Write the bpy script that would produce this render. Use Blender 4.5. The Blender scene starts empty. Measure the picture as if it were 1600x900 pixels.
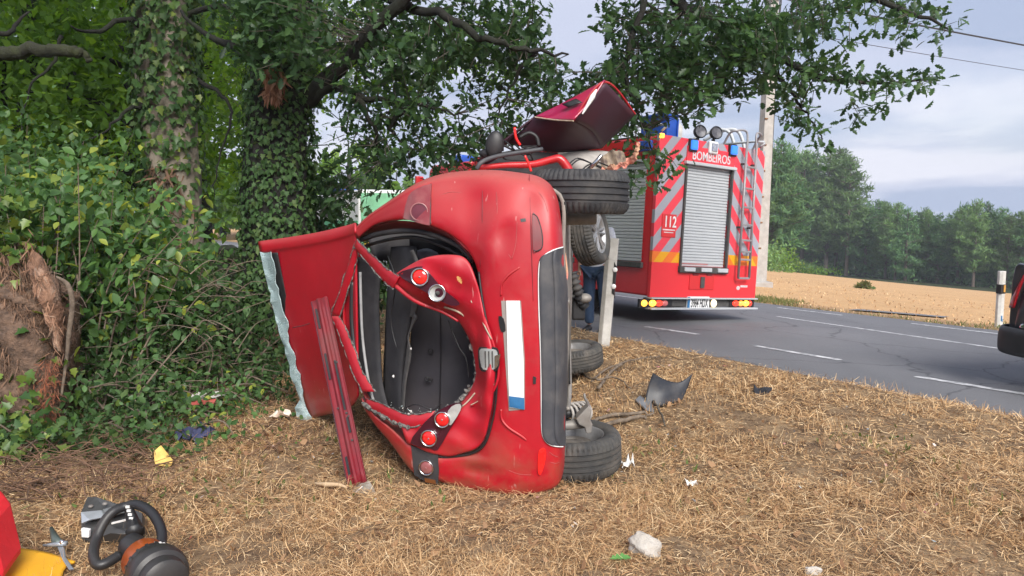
import bpy, math, random
import numpy as np
from mathutils import Vector, Matrix
random.seed(7); rng = np.random.default_rng(11)
S = bpy.context.scene; COL = S.collection

# ------------------------------------------------------------------ camera, sky, sun, exposure
FPX, PITCH, EYE = 1200.0, math.radians(5.33), 1.5
cam = bpy.data.cameras.new('camera'); cam.lens = 27.0; cam.sensor_width = 36.0
cam.clip_start = 0.05; cam.clip_end = 6000
camo = bpy.data.objects.new('camera', cam); COL.objects.link(camo)
camo.location = (0, 0, EYE); camo.rotation_euler = (math.pi/2 - PITCH, 0, 0); S.camera = camo

SUN_EL, SUN_AZ = math.radians(37), math.radians(163)       # azimuth clockwise from +Y
W = bpy.data.worlds.new('World'); S.world = W; W.use_nodes = True
nt = W.node_tree; nt.nodes.clear(); N = nt.nodes.new; L = nt.links.new
wo = N('ShaderNodeOutputWorld'); sky = N('ShaderNodeTexSky'); sky.sky_type = 'NISHITA'; sky.sun_disc = False
sky.sun_elevation = SUN_EL; sky.sun_rotation = SUN_AZ; sky.dust_density = 2.0
b1 = N('ShaderNodeBackground'); b1.inputs['Strength'].default_value = 0.06; L(sky.outputs[0], b1.inputs[0])
tc = N('ShaderNodeTexCoord'); sx = N('ShaderNodeSeparateXYZ'); L(tc.outputs['Generated'], sx.inputs[0])
mz = N('ShaderNodeMath'); mz.operation = 'MAXIMUM'; mz.inputs[1].default_value = 0.0; L(sx.outputs[2], mz.inputs[0])
az = N('ShaderNodeMath'); az.operation = 'ADD'; az.inputs[1].default_value = 0.16; L(mz.outputs[0], az.inputs[0])
dx = N('ShaderNodeMath'); dx.operation = 'DIVIDE'; L(sx.outputs[0], dx.inputs[0]); L(az.outputs[0], dx.inputs[1])
dy = N('ShaderNodeMath'); dy.operation = 'DIVIDE'; L(sx.outputs[1], dy.inputs[0]); L(az.outputs[0], dy.inputs[1])
cx = N('ShaderNodeCombineXYZ'); L(dx.outputs[0], cx.inputs[0]); L(dy.outputs[0], cx.inputs[1])
n1 = N('ShaderNodeTexNoise'); n1.inputs['Scale'].default_value = 0.75; n1.inputs['Detail'].default_value = 5
n1.inputs['Roughness'].default_value = 0.5; n1.inputs['Distortion'].default_value = 0.5; L(cx.outputs[0], n1.inputs['Vector'])
r1 = N('ShaderNodeValToRGB'); r1.color_ramp.interpolation = 'EASE'
for e, p, c in ((0, 0.39, (0.44, 0.515, 0.70, 1)), (1, 0.62, (0.82, 0.83, 0.94, 1))):
    r1.color_ramp.elements[e].position = p; r1.color_ramp.elements[e].color = c
_e = r1.color_ramp.elements.new(0.5); _e.color = (0.60, 0.645, 0.81, 1)
L(n1.outputs['Fac'], r1.inputs[0])
b2 = N('ShaderNodeBackground'); b2.inputs['Strength'].default_value = 0.375; L(r1.outputs[0], b2.inputs[0])
n2 = N('ShaderNodeTexNoise'); n2.inputs['Scale'].default_value = 0.5; n2.inputs['Detail'].default_value = 3; L(cx.outputs[0], n2.inputs['Vector'])
mr = N('ShaderNodeMapRange'); mr.inputs[1].default_value = 0.3; mr.inputs[2].default_value = 0.5; mr.inputs[3].default_value = 0.7; mr.inputs[4].default_value = 0.97
L(n2.outputs['Fac'], mr.inputs[0]); ms = N('ShaderNodeMixShader'); L(mr.outputs[0], ms.inputs[0]); L(b1.outputs[0], ms.inputs[1]); L(b2.outputs[0], ms.inputs[2])
L(ms.outputs[0], wo.inputs[0])
sl = bpy.data.lights.new('sun', 'SUN'); sl.energy = 2.0; sl.angle = math.radians(32); sl.color = (1, 0.96, 0.9)
so = bpy.data.objects.new('sun', sl); COL.objects.link(so)
_d = Vector((math.sin(SUN_AZ)*math.cos(SUN_EL), math.cos(SUN_AZ)*math.cos(SUN_EL), math.sin(SUN_EL)))
so.rotation_euler = (-_d).to_track_quat('-Z', 'Y').to_euler()
S.view_settings.view_transform = 'Standard'; S.view_settings.look = 'None'; S.view_settings.gamma = 1.0
S.view_settings.exposure = 1.55; S.view_settings.use_curve_mapping = False
S.cycles.use_adaptive_sampling = True; S.cycles.adaptive_threshold = 0.025
S.cycles.max_bounces = 5; S.cycles.diffuse_bounces = 3; S.cycles.glossy_bounces = 2; S.cycles.transmission_bounces = 3
S.cycles.transparent_max_bounces = 8; S.cycles.use_denoising = True

# ------------------------------------------------------------------ places: pixels of the 1600x900 photograph to points
CP, SP = math.cos(PITCH), math.sin(PITCH)
def ray(px, py):
    u, v = (px - 800)/FPX, (450 - py)/FPX
    return Vector((u, CP + v*SP, -SP + v*CP))
def P(px, py, Y):
    d = ray(px, py); return Vector((0, 0, EYE)) + d*(Y/d.y)
PHI = math.radians(33); CN, SN = math.cos(PHI), math.sin(PHI)      # the road runs 33 degrees left of straight ahead
def ns(x, y): return CN*x + SN*y, -SN*x + CN*y
def xy(n, s): return CN*n - SN*s, SN*n + CN*s
def sst(a, b, x): t = np.clip((x - a)/(b - a), 0, 1); return t*t*(3 - 2*t)
RN0, RN1 = 6.55, 14.2
def zroad(n): return -0.10 - 0.05*(n - 6.9)
def zg(x, y):
    x = np.asarray(x, float); y = np.asarray(y, float)
    n, s = CN*x + SN*y, -SN*x + CN*y
    und = 0.02*np.sin(1.7*x + 0.6*y) + 0.015*np.sin(2.3*y - 0.9*x + 1) + 0.01*np.sin(5.1*x+3.3*y)
    z = und*sst(7, 4.5, n)
    z = z - 0.13*sst(6.0, 7.0, n) + (zroad(n) + 0.10)*sst(6.7, 7.1, n)
    far = -0.478 - 0.095*(n - 14.2) + 0.0325*(np.clip(s, -20, 55) - 10)*sst(14.2, 26, n)
    far = np.maximum(far, -7.0) + 0.12*np.sin(0.11*x + 0.5)*sst(30, 60, n)
    z = np.where(n > 14.2, far + 0.03*sst(14.2, 15.5, n), z)
    return z
def H(px, py):                                                      # where the ray through a pixel meets the ground
    d = ray(px, py); t0, t1 = 0.5, 400.0
    f = lambda t: EYE + d.z*t - float(zg(d.x*t, d.y*t))
    a = t0
    for k in range(1, 4000):
        b = t0 + k*0.1
        if f(b) < 0:
            for _ in range(30):
                m = (a+b)/2
                if f(m) < 0: b = m
                else: a = m
            break
        a = b
    return Vector((d.x*b, d.y*b, float(zg(d.x*b, d.y*b))))

# ------------------------------------------------------------------ mesh helpers
def cr(pts, k, closed=False):                                       # Catmull-Rom through points
    pts = [Vector(p) for p in pts]; n = len(pts); out = []
    if n < 2: return pts
    for i in range(n if closed else n-1):
        if closed: p0, p1, p2, p3 = pts[i-1], pts[i], pts[(i+1) % n], pts[(i+2) % n]
        else: p0, p1, p2, p3 = pts[max(i-1, 0)], pts[i], pts[i+1], pts[min(i+2, n-1)]
        for j in range(k):
            t = j/k; t2 = t*t; t3 = t2*t
            out.append(0.5*((2*p1) + (p2-p0)*t + (2*p0-5*p1+4*p2-p3)*t2 + (3*p1-p0-3*p2+p3)*t3))
    if not closed: out.append(pts[-1].copy())
    return out
WM = {}
def put(o, parent, local):
    COL.objects.link(o)
    if parent is not None:
        o.parent = parent
        if not local and parent in WM: o.matrix_parent_inverse = WM[parent].inverted()
def tag(o, label=None, cat=None, group=None, kind=None):
    for k, v in (('label', label), ('category', cat), ('group', group), ('kind', kind)):
        if v: o[k] = v
    return o
def root(name, loc, label, cat, group=None, mat=None):
    o = bpy.data.objects.new(name, None); COL.objects.link(o); o.empty_display_size = 0.2
    if mat is None: o.location = loc; WM[o] = Matrix.Translation(Vector(loc))
    else: o.matrix_world = mat; WM[o] = mat.copy()
    return tag(o, label, cat, group)
class MB:
    def __init__(s): s.v = []; s.f = []; s.m = []; s.cur = 0
    def add(s, vs, fs):
        b = len(s.v); s.v += [tuple(v) for v in vs]
        for f in fs: s.f.append(tuple(b+i for i in f)); s.m.append(s.cur)
        return s
    def mat(s, i): s.cur = i; return s
    def box(s, c, size, rot=None):
        c = Vector(c); hx, hy, hz = [k/2 for k in size]
        vs = [Vector((x, y, z)) for x in (-hx, hx) for y in (-hy, hy) for z in (-hz, hz)]
        if rot is not None: vs = [rot @ v for v in vs]
        return s.add([c+v for v in vs], [(0,1,3,2),(4,6,7,5),(0,4,5,1),(2,3,7,6),(0,2,6,4),(1,5,7,3)])
    def prism(s, poly, off):                                        # a polygon of points swept by a vector
        poly = [Vector(p) for p in poly]; off = Vector(off); n = len(poly)
        vs = poly + [p+off for p in poly]
        return s.add(vs, [tuple(range(n-1, -1, -1)), tuple(range(n, 2*n))] + [(i, (i+1) % n, n+(i+1) % n, n+i) for i in range(n)])
    def tube(s, pts, r, n=8, cap=True, closed=False):
        pts = [Vector(p) for p in pts]; m = len(pts)
        rs = r if isinstance(r, (list, tuple)) else [r]*m
        if len(rs) != m: rs = [float(np.interp(i/(m-1), np.linspace(0, 1, len(rs)), rs)) for i in range(m)]
        vs = []; ref = None
        for i, p in enumerate(pts):
            if closed: d = pts[(i+1) % m] - pts[i-1]
            else: d = pts[min(i+1, m-1)] - pts[max(i-1, 0)]
            d = d.normalized() if d.length > 1e-9 else Vector((0, 0, 1))
            if ref is None: ref = Vector((0, 0, 1)) if abs(d.z) < 0.9 else Vector((1, 0, 0))
            a = d.cross(ref)
            if a.length < 1e-6: a = d.orthogonal()
            a.normalize(); b = d.cross(a); ref = a.cross(d)
            for j in range(n):
                t = 2*math.pi*j/n; vs.append(p + rs[i]*(math.cos(t)*a + math.sin(t)*b))
        k = m if closed else m-1
        fs = [(i*n+j, i*n+(j+1) % n, ((i+1) % m)*n+(j+1) % n, ((i+1) % m)*n+j) for i in range(k) for j in range(n)]
        if cap and not closed: fs += [tuple(range(n-1, -1, -1)), tuple(range((m-1)*n, m*n))]
        return s.add(vs, fs)
    def grid(s, rows):
        m = len(rows[0]); vs = [p for r in rows for p in r]
        return s.add(vs, [(i*m+j, i*m+j+1, (i+1)*m+j+1, (i+1)*m+j) for i in range(len(rows)-1) for j in range(m-1)])
    def patch(s, rows, ku=4, kv=4, fn=None):
        a = [cr(r, kv) for r in rows]
        cols = [cr([a[i][j] for i in range(len(a))], ku) for j in range(len(a[0]))]
        g = [[cols[j][i] for j in range(len(cols))] for i in range(len(cols[0]))]
        if fn: g = [[fn(p) for p in r] for r in g]
        return s.grid(g)
    def lathe(s, prof, M=None, n=32, closed=False, fn=None):        # prof: (radius, height) round local z
        vs = []
        for i in range(n):
            t = 2*math.pi*i/n
            for k, (r, h) in enumerate(prof):
                if fn: r, h = fn(i, k, r, h)
                v = Vector((r*math.cos(t), r*math.sin(t), h)); vs.append(M @ v if M else v)
        m = len(prof); fs = []
        for i in range(n):
            for k in range(m if closed else m-1):
                a, b = i*m+k, i*m+(k+1) % m; c, d = ((i+1) % n)*m+(k+1) % m, ((i+1) % n)*m+k
                fs.append((a, d, c, b))
        return s.add(vs, fs)
    def ball(s, c, r, sx=1, sy=1, sz=1, n=12, m=8, fn=None):
        c = Vector(c); vs = []; fs = []
        for i in range(m+1):
            th = math.pi*i/m
            for j in range(n):
                ph = 2*math.pi*j/n; d = Vector((math.sin(th)*math.cos(ph), math.sin(th)*math.sin(ph), math.cos(th)))
                k = fn(d) if fn else 1
                vs.append(c + r*k*Vector((d.x*sx, d.y*sy, d.z*sz)))
        fs = [(i*n+j, (i+1)*n+j, (i+1)*n+(j+1) % n, i*n+(j+1) % n) for i in range(m) for j in range(n)]
        return s.add(vs, fs)
    def build(s, name, mats, parent=None, smooth=False, bevel=0, solid=0, sub=0, local=False, label=None, soff=0, cat=None, group=None, kind=None, auto=None, recentre=True):
        off = Vector((0, 0, 0))
        if parent is None and recentre and s.v:
            a = np.array(s.v); off = Vector(((a[:,0].min()+a[:,0].max())/2, (a[:,1].min()+a[:,1].max())/2, a[:,2].min()))
        me = bpy.data.meshes.new(name); me.from_pydata([tuple(Vector(v)-off) for v in s.v], [], s.f)
        for m in (mats if isinstance(mats, (list, tuple)) else [mats]): me.materials.append(m)
        if any(s.m): me.polygons.foreach_set('material_index', s.m)
        if smooth: me.polygons.foreach_set('use_smooth', [True]*len(me.polygons))
        me.validate(); me.update()
        if auto: me.set_sharp_from_angle(angle=math.radians(auto))
        o = bpy.data.objects.new(name, me); o.location = off
        put(o, parent, local)
        if solid:
            m = o.modifiers.new('thickness', 'SOLIDIFY'); m.thickness = solid; m.offset = soff
        if bevel:
            m = o.modifiers.new('bevel', 'BEVEL'); m.width = bevel; m.segments = 2; m.limit_method = 'ANGLE'; m.angle_limit = math.radians(35)
        if sub:
            m = o.modifiers.new('sub', 'SUBSURF'); m.levels = sub; m.render_levels = sub
        return tag(o, label, cat, group, kind)
def frame(c, axis):                                                 # matrix whose local z is the axis
    return Matrix.Translation(Vector(c)) @ Vector(axis).to_track_quat('Z', 'Y').to_matrix().to_4x4()
def copy_tree(o, parent=None):
    c = o.copy(); COL.objects.link(c); c.parent = parent
    for ch in list(o.children): copy_tree(ch, c)
    return c
def npmesh(name, V, tmpl_faces, nv, count, mats, parent=None, kind=None, label=None, midx=None, cat=None):
    """count copies of a template of nv vertices whose vertices are already laid out in V"""
    me = bpy.data.meshes.new(name); V = np.asarray(V, np.float32)
    sizes = np.array([len(f) for f in tmpl_faces]); flat = np.concatenate([np.array(f) for f in tmpl_faces])
    loops = (flat[None, :] + (np.arange(count)*nv)[:, None]).ravel()
    tot = np.tile(sizes, count); st = np.concatenate([[0], np.cumsum(tot)[:-1]])
    me.vertices.add(len(V)); me.vertices.foreach_set('co', V.ravel())
    me.loops.add(len(loops)); me.loops.foreach_set('vertex_index', loops.astype(np.int32))
    me.polygons.add(len(tot)); me.polygons.foreach_set('loop_start', st.astype(np.int32))
    for m in (mats if isinstance(mats, (list, tuple)) else [mats]): me.materials.append(m)
    me.update(calc_edges=True)
    o = bpy.data.objects.new(name, me); put(o, parent, False)
    return tag(o, label, cat, None, kind)
def nrm(a): return a/np.maximum(np.linalg.norm(a, axis=1, keepdims=True), 1e-9)
OAK = ([(0,0),(.14,.05),(.24,.17),(.33,.09),(.45,.24),(.55,.12),(.68,.26),(.78,.14),(.89,.15),(1,.02)])
IVY = ([(0,.03),(.02,.30),(.16,.42),(.30,.26),(.45,.44),(.62,.20),(1,.01)])
OVAL = ([(0,.01),(.18,.20),(.45,.31),(.72,.22),(1,.01)])
LANCE = ([(0,.01),(.4,.12),(1,.01)])
def leaf_tmpl(half, curl=.12, fold=.10):
    vs = []
    for x, y in half:
        z = -curl*x*x
        vs += [(x, y, z + fold*y/.3), (x, 0, z), (x, -y, z + fold*y/.3)]
    fs = []
    for i in range(len(half)-1):
        a = 3*i; fs += [(a, a+1, a+4, a+3), (a+1, a+2, a+5, a+4)]
    return np.array(vs), fs
TM = {k: leaf_tmpl(h) for k, h in (('oak', OAK), ('ivy', IVY), ('oval', OVAL), ('lance', LANCE))}
TM['fib'] = (np.array([(0,.03,0),(0,-.03,0),(.5,.05,.02),(.5,-.05,.02),(1,.01,-.05),(1,-.01,-.05)]), [(0,1,3,2),(2,3,5,4)])
TM['quad'] = (np.array([(0,.02,0),(0,-.02,0),(.5,.3,-.04),(.5,-.3,-.04),(1,.02,-.15),(1,-.02,-.15)]), [(0,1,3,2),(2,3,5,4)])
def leaves(name, pos, tdir, up, size, tmpl, mat, parent=None, kind=None, label=None, cat=None):
    pos = np.asarray(pos, float); n = len(pos); vs, fs = TM[tmpl]
    t = nrm(np.asarray(tdir, float)); nn = np.asarray(up, float)
    nn = nrm(nn - t*np.sum(nn*t, axis=1, keepdims=True)); b = np.cross(nn, t); size = np.asarray(size, float).reshape(-1, 1, 1)
    V = pos[:, None, :] + size*(vs[None, :, 0:1]*t[:, None, :] + vs[None, :, 1:2]*b[:, None, :] + vs[None, :, 2:3]*nn[:, None, :])
    return npmesh(name, V.reshape(-1, 3), fs, len(vs), n, mat, parent, kind, label, cat=cat)
def rv(n, k=1.0): return rng.normal(0, k, (n, 3))

# ------------------------------------------------------------------ materials
def mk(name):
    m = bpy.data.materials.new(name); m.use_nodes = True; t = m.node_tree
    return m, t, t.nodes['Principled BSDF'], t.nodes['Material Output']
def nd(t, kind, **kw):
    n = t.nodes.new(kind)
    for k, v in kw.items():
        if k in ('operation', 'blend_type', 'data_type', 'interpolation', 'wave_type', 'feature'): setattr(n, k, v)
        else: n.inputs[k].default_value = v
    return n
def c4(c): return (c[0], c[1], c[2], 1)
def noise_fac(t, scale, detail=4, lo=.35, hi=.65, coord='Object', rough=.6, stretch=None):
    co = t.nodes.new('ShaderNodeTexCoord'); n = nd(t, 'ShaderNodeTexNoise', Scale=scale, Detail=detail, Roughness=rough)
    src = co.outputs[coord]
    if stretch:
        mp = t.nodes.new('ShaderNodeMapping'); mp.inputs['Scale'].default_value = stretch; t.links.new(src, mp.inputs[0]); src = mp.outputs[0]
    t.links.new(src, n.inputs['Vector'])
    r = nd(t, 'ShaderNodeMapRange'); r.inputs[1].default_value = lo; r.inputs[2].default_value = hi; t.links.new(n.outputs['Fac'], r.inputs[0])
    return r.outputs[0], n.outputs['Fac']
def mixc(t, fac, a, b):
    m = t.nodes.new('ShaderNodeMix'); m.data_type = 'RGBA'
    for s, v in ((0, fac), (6, a), (7, b)):
        if isinstance(v, (int, float)): m.inputs[s].default_value = v
        elif isinstance(v, (tuple, list)): m.inputs[s].default_value = c4(v)
        else: t.links.new(v, m.inputs[s])
    return m.outputs[2]
def pm(name, col, rough=.5, metal=0, col2=None, vs=6, bump=0, bs=60, coat=0, dirt=None, da=.5, ds=3, emit=None, es=0, spec=None, trans=0, alpha=1, stretch=None, rv_=.1):
    m, t, b, o = mk(name); b.inputs['Roughness'].default_value = rough; b.inputs['Metallic'].default_value = metal
    c2 = col2 or tuple(k*.72 for k in col); f, raw = noise_fac(t, vs, stretch=stretch); c = mixc(t, f, col, c2)
    if dirt:
        g, _ = noise_fac(t, ds, 6, .45, .75); mm = nd(t, 'ShaderNodeMath', operation='MULTIPLY'); mm.inputs[1].default_value = da
        t.links.new(g, mm.inputs[0]); c = mixc(t, mm.outputs[0], c, dirt)
    t.links.new(c, b.inputs['Base Color'])
    rr = nd(t, 'ShaderNodeMapRange'); rr.inputs[3].default_value = max(.02, rough-rv_); rr.inputs[4].default_value = min(1, rough+rv_)
    t.links.new(raw, rr.inputs[0]); t.links.new(rr.outputs[0], b.inputs['Roughness'])
    if bump:
        _, h = noise_fac(t, bs, 5); bp = nd(t, 'ShaderNodeBump', Strength=bump, Distance=.02); t.links.new(h, bp.inputs['Height']); t.links.new(bp.outputs[0], b.inputs['Normal'])
    if coat: b.inputs['Coat Weight'].default_value = coat; b.inputs['Coat Roughness'].default_value = .12
    if emit: b.inputs['Emission Color'].default_value = c4(emit); b.inputs['Emission Strength'].default_value = es
    if spec is not None: b.inputs['Specular IOR Level'].default_value = spec
    if trans: b.inputs['Transmission Weight'].default_value = trans
    if alpha < 1: b.inputs['Alpha'].default_value = alpha
    return m
def leafmat(name, cols, transl=.35, rough=.5, spec=.3, ov=0.0):
    m, t, b, o = mk(name); g = t.nodes.new('ShaderNodeNewGeometry'); r = t.nodes.new('ShaderNodeValToRGB')
    n = len(cols); el = r.color_ramp.elements
    while len(el) < n: el.new(.5)
    for i, c in enumerate(cols): el[i].position = i/(n-1); el[i].color = c4(c)
    t.links.new(g.outputs['Random Per Island'], r.inputs[0]); oi = t.nodes.new('ShaderNodeObjectInfo'); vr = nd(t, 'ShaderNodeMapRange'); vr.inputs[3].default_value = 1-ov; vr.inputs[4].default_value = 1+ov; t.links.new(oi.outputs['Random'], vr.inputs[0])
    hs = nd(t, 'ShaderNodeHueSaturation'); t.links.new(r.outputs[0], hs.inputs['Color']); t.links.new(vr.outputs[0], hs.inputs['Value']); col_ = hs.outputs[0]; t.links.new(col_, b.inputs['Base Color'])
    b.inputs['Roughness'].default_value = rough; b.inputs['Specular IOR Level'].default_value = spec
    if transl:
        tr = t.nodes.new('ShaderNodeBsdfTranslucent'); mx = t.nodes.new('ShaderNodeMixShader'); mx.inputs[0].default_value = transl
        gm = nd(t, 'ShaderNodeHueSaturation', Hue=.48, Saturation=1.15, Value=1.7); t.links.new(col_, gm.inputs['Color']); t.links.new(gm.outputs[0], tr.inputs[0])
        t.links.new(b.outputs[0], mx.inputs[1]); t.links.new(tr.outputs[0], mx.inputs[2]); t.links.new(mx.outputs[0], o.inputs[0])
    return m
M = {}
def redpaint(name, col, dust, da):
    m, t, b, o = mk(name); f, raw = noise_fac(t, 2.2); c = mixc(t, f, col, tuple(k*.8 for k in col))
    g, _ = noise_fac(t, 5, 7, .5, .72, rough=.7); geo = t.nodes.new('ShaderNodeNewGeometry'); s = t.nodes.new('ShaderNodeSeparateXYZ'); t.links.new(geo.outputs['Normal'], s.inputs[0])
    u = nd(t, 'ShaderNodeMapRange'); u.inputs[1].default_value = .1; u.inputs[2].default_value = .9; u.inputs[3].default_value = .0; u.inputs[4].default_value = .85; t.links.new(s.outputs[2], u.inputs[0])
    a = nd(t, 'ShaderNodeMath', operation='MULTIPLY'); t.links.new(g, a.inputs[0]); a.inputs[1].default_value = da
    a2 = nd(t, 'ShaderNodeMath', operation='MAXIMUM'); a3 = nd(t, 'ShaderNodeMath', operation='MULTIPLY'); t.links.new(u.outputs[0], a3.inputs[0]); a3.inputs[1].default_value = .55
    t.links.new(a.outputs[0], a2.inputs[0]); t.links.new(a3.outputs[0], a2.inputs[1]); c = mixc(t, a2.outputs[0], c, dust)
    sc, _ = noise_fac(t, 30, 3, .68, .72, stretch=(1, 1, .12)); q = nd(t, 'ShaderNodeMath', operation='MULTIPLY'); q.inputs[1].default_value = .45; t.links.new(sc, q.inputs[0])
    c = mixc(t, q.outputs[0], c, (.62, .36, .33))
    s2, _ = noise_fac(t, 9, 8, .60, .66, rough=.75, stretch=(1, 1, .3)); q2 = nd(t, 'ShaderNodeMath', operation='MULTIPLY'); q2.inputs[1].default_value = .2; t.links.new(s2, q2.inputs[0]); c = mixc(t, q2.outputs[0], c, tuple(.4*k + .3*j for k, j in zip(col, dust)))
    sp_ = t.nodes.new('ShaderNodeSeparateXYZ'); t.links.new(geo.outputs['Position'], sp_.inputs[0]); lo_ = nd(t, 'ShaderNodeMapRange'); lo_.inputs[1].default_value = .38; lo_.inputs[2].default_value = .02; t.links.new(sp_.outputs[2], lo_.inputs[0])
    g3, _ = noise_fac(t, 7, 6, .38, .68); m3 = nd(t, 'ShaderNodeMath', operation='MULTIPLY'); t.links.new(lo_.outputs[0], m3.inputs[0]); t.links.new(g3, m3.inputs[1]); m4 = nd(t, 'ShaderNodeMath', operation='MULTIPLY'); m4.inputs[1].default_value = .75; t.links.new(m3.outputs[0], m4.inputs[0]); c = mixc(t, m4.outputs[0], c, (.20,.115,.06))
    t.links.new(c, b.inputs['Base Color'])
    rr = nd(t, 'ShaderNodeMapRange'); rr.inputs[3].default_value = .45; rr.inputs[4].default_value = .75; t.links.new(a2.outputs[0], rr.inputs[0]); t.links.new(rr.outputs[0], b.inputs['Roughness'])
    b.inputs['Coat Weight'].default_value = .12; b.inputs['Coat Roughness'].default_value = .25
    _, h = noise_fac(t, 3.5, 3); bp = nd(t, 'ShaderNodeBump', Strength=.12, Distance=.03); t.links.new(h, bp.inputs['Height']); t.links.new(bp.outputs[0], b.inputs['Normal'])
    return m
M['red'] = redpaint('car_red', (.43, .0045, .015), (.38, .16, .13), .14)
M['red2'] = redpaint('tailgate_red', (.44, .0042, .018), (.4, .08, .08), .08)
M['redin'] = pm('primer_red', (.15, .008, .016), .5, col2=(.21,.012,.02), vs=7, dirt=(.1,.06,.05), da=.5)
M['maroon'] = pm('inner_maroon', (.055, .012, .022), .5, col2=(.035,.012,.03), vs=3, dirt=(.10,.06,.06), da=.4)
M['grey_pl'] = pm('grey_plastic', (.036, .038, .046), .6, col2=(.052,.054,.062), vs=4, bump=.06, bs=200, dirt=(.2,.18,.16), da=.35, ds=6)
M['blk'] = pm('black_plastic', (.014, .014, .016), .5, vs=9, dirt=(.07,.06,.055), da=.35)
M['blk2'] = pm('dark_lining', (.022, .022, .026), .8, vs=14, bump=.15, bs=120, dirt=(.09,.08,.075), da=.4)
M['seat'] = pm('seat_board', (.070, .066, .078), .62, vs=3, bump=.05, bs=160, dirt=(.10,.09,.085), da=.4, ds=5)
M['felt'] = pm('felt_trim', (.075, .072, .07), .9, vs=20, bump=.2, bs=150)
M['seal'] = pm('grey_seal', (.33, .33, .33), .6, vs=9)
M['tear'] = pm('torn_edge', (.25, .24, .22), .8, col2=(.03,.03,.03), vs=60, bump=.6, bs=120)
M['foil'] = pm('glue_edge', (.5, .43, .33), .6, col2=(.3,.22,.15), vs=30)
M['rubber'] = pm('tyre_rubber', (.019, .020, .023), .72, col2=(.03,.03,.033), vs=9, bump=.08, bs=150, dirt=(.15,.13,.11), da=.4, ds=7)
M['rubberd'] = pm('tyre_rubber_dusty', (.032, .032, .033), .8, col2=(.058,.055,.05), vs=8, bump=.08, bs=150, dirt=(.2,.17,.14), da=.5, ds=7)
M['alloy'] = pm('alloy', (.42, .42, .43), .4, .6, vs=12, dirt=(.16,.13,.11), da=.6, ds=9)
M['steel'] = pm('dusty_steel', (.26, .24, .22), .6, .3, vs=10, dirt=(.14,.11,.085), da=.7, ds=8)
M['chrome'] = pm('chrome', (.7, .7, .71), .18, 1, vs=20)
M['under'] = pm('underbody', (.17, .155, .14), .8, vs=5, col2=(.30,.27,.24), dirt=(.10,.085,.07), da=.6, bump=.2, bs=40)
M['lens'] = pm('red_lens', (.75, .02, .015), .12, vs=3, col2=(.65,.015,.015), coat=.5, spec=.6)
M['lensd'] = pm('dusty_red_lens', (.20, .022, .03), .35, vs=8, col2=(.26,.07,.07), coat=.3, dirt=(.3,.2,.18), da=.5, ds=6)
M['lenshouse'] = pm('lamp_housing', (.055, .006, .016), .3, vs=7, coat=.4)
M['white'] = pm('white_plastic', (.78, .78, .78), .45, col2=(.7,.7,.69), vs=6)
M['paper'] = pm('paper', (.8, .79, .76), .8, col2=(.66,.64,.6), vs=20)
M['blue'] = pm('blue_plastic', (.02, .09, .45), .4, col2=(.015,.07,.36))
M['euro'] = pm('plate_blue', (.03, .16, .36), .4)
M['cream'] = pm('cream_trim', (.42, .39, .36), .7, vs=8, col2=(.3,.28,.26))
M['tan'] = pm('tan_foam', (.55, .33, .2), .85, vs=14, col2=(.6,.22,.18), bump=.4, bs=40)
M['straw'] = leafmat('straw', [(.09,.056,.031),(.34,.20,.095),(.53,.335,.165),(.66,.44,.225),(.84,.65,.40),(.47,.27,.125),(.19,.115,.065)], .12, .7, .2)
M['stick'] = pm('dead_wood', (.20, .155, .115), .9, col2=(.10,.075,.055), vs=20, bump=.4, bs=60)
M['twig'] = pm('twig_bark', (.10, .085, .065), .9, col2=(.05,.042,.033), vs=20)
M['oak'] = leafmat('oak_leaf', [(.026,.056,.024),(.038,.082,.032),(.05,.105,.036),(.072,.14,.042),(.032,.068,.034)], .4, .45, .4)
M['wood'] = leafmat('woodland_leaf', [(0.057,0.119,0.026),(0.103,0.205,0.038),(0.149,0.270,0.046),(0.115,0.227,0.050),(0.207,0.335,0.055)], .6, .5, .3, .12)
M['shrub'] = leafmat('shrub_leaf', [(0.039,0.096,0.029),(0.078,0.168,0.044),(0.111,0.216,0.058),(0.111,0.204,0.084),(0.058,0.132,0.042),(0.078,0.156,0.047),(0.338,0.384,0.063)], .38, .45, .35)
M['ivy'] = leafmat('ivy_leaf', [(0.025,0.055,0.020),(0.043,0.086,0.027),(0.062,0.121,0.036),(0.048,0.098,0.036),(0.094,0.138,0.042)], .2, .55, .22)
M['ivyl'] = leafmat('ivy_leaf_light', [(.03,.075,.02),(.06,.13,.03),(.09,.17,.035),(.2,.26,.05),(.04,.09,.03)], .3, .4, .4)
M['gleaf'] = leafmat('grass_green', [(.06,.11,.03),(.10,.16,.045),(.2,.19,.075),(.3,.23,.1),(.08,.13,.04)], .3, .6, .2)
M['pine'] = leafmat('pine_needles', [(0.058,0.124,0.058),(0.078,0.163,0.068),(0.104,0.202,0.078),(0.130,0.227,0.085)], .25, .6, .2, .3)
M['pine2'] = leafmat('pine_needles_light', [(0.091,0.169,0.065),(0.124,0.215,0.075),(0.169,0.260,0.091),(0.104,0.189,0.072)], .28, .6, .2, .3)
M['bark'] = pm('bark', (.17, .14, .105), .95, col2=(.07,.058,.045), vs=9, bump=.9, bs=28, stretch=(1,1,.25), dirt=(.09,.12,.05), da=.35, ds=4)
M['barkp'] = pm('pale_bark', (.30, .255, .205), .95, col2=(.15,.12,.095), vs=7, bump=.8, bs=24, stretch=(1,1,.3), dirt=(.10,.11,.06), da=.4, ds=3)
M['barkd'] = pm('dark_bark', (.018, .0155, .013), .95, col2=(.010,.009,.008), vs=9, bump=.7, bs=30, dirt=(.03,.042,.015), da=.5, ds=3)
M['pbark'] = pm('pine_bark', (.15, .115, .09), .95, col2=(.09,.07,.06), vs=5)
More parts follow.
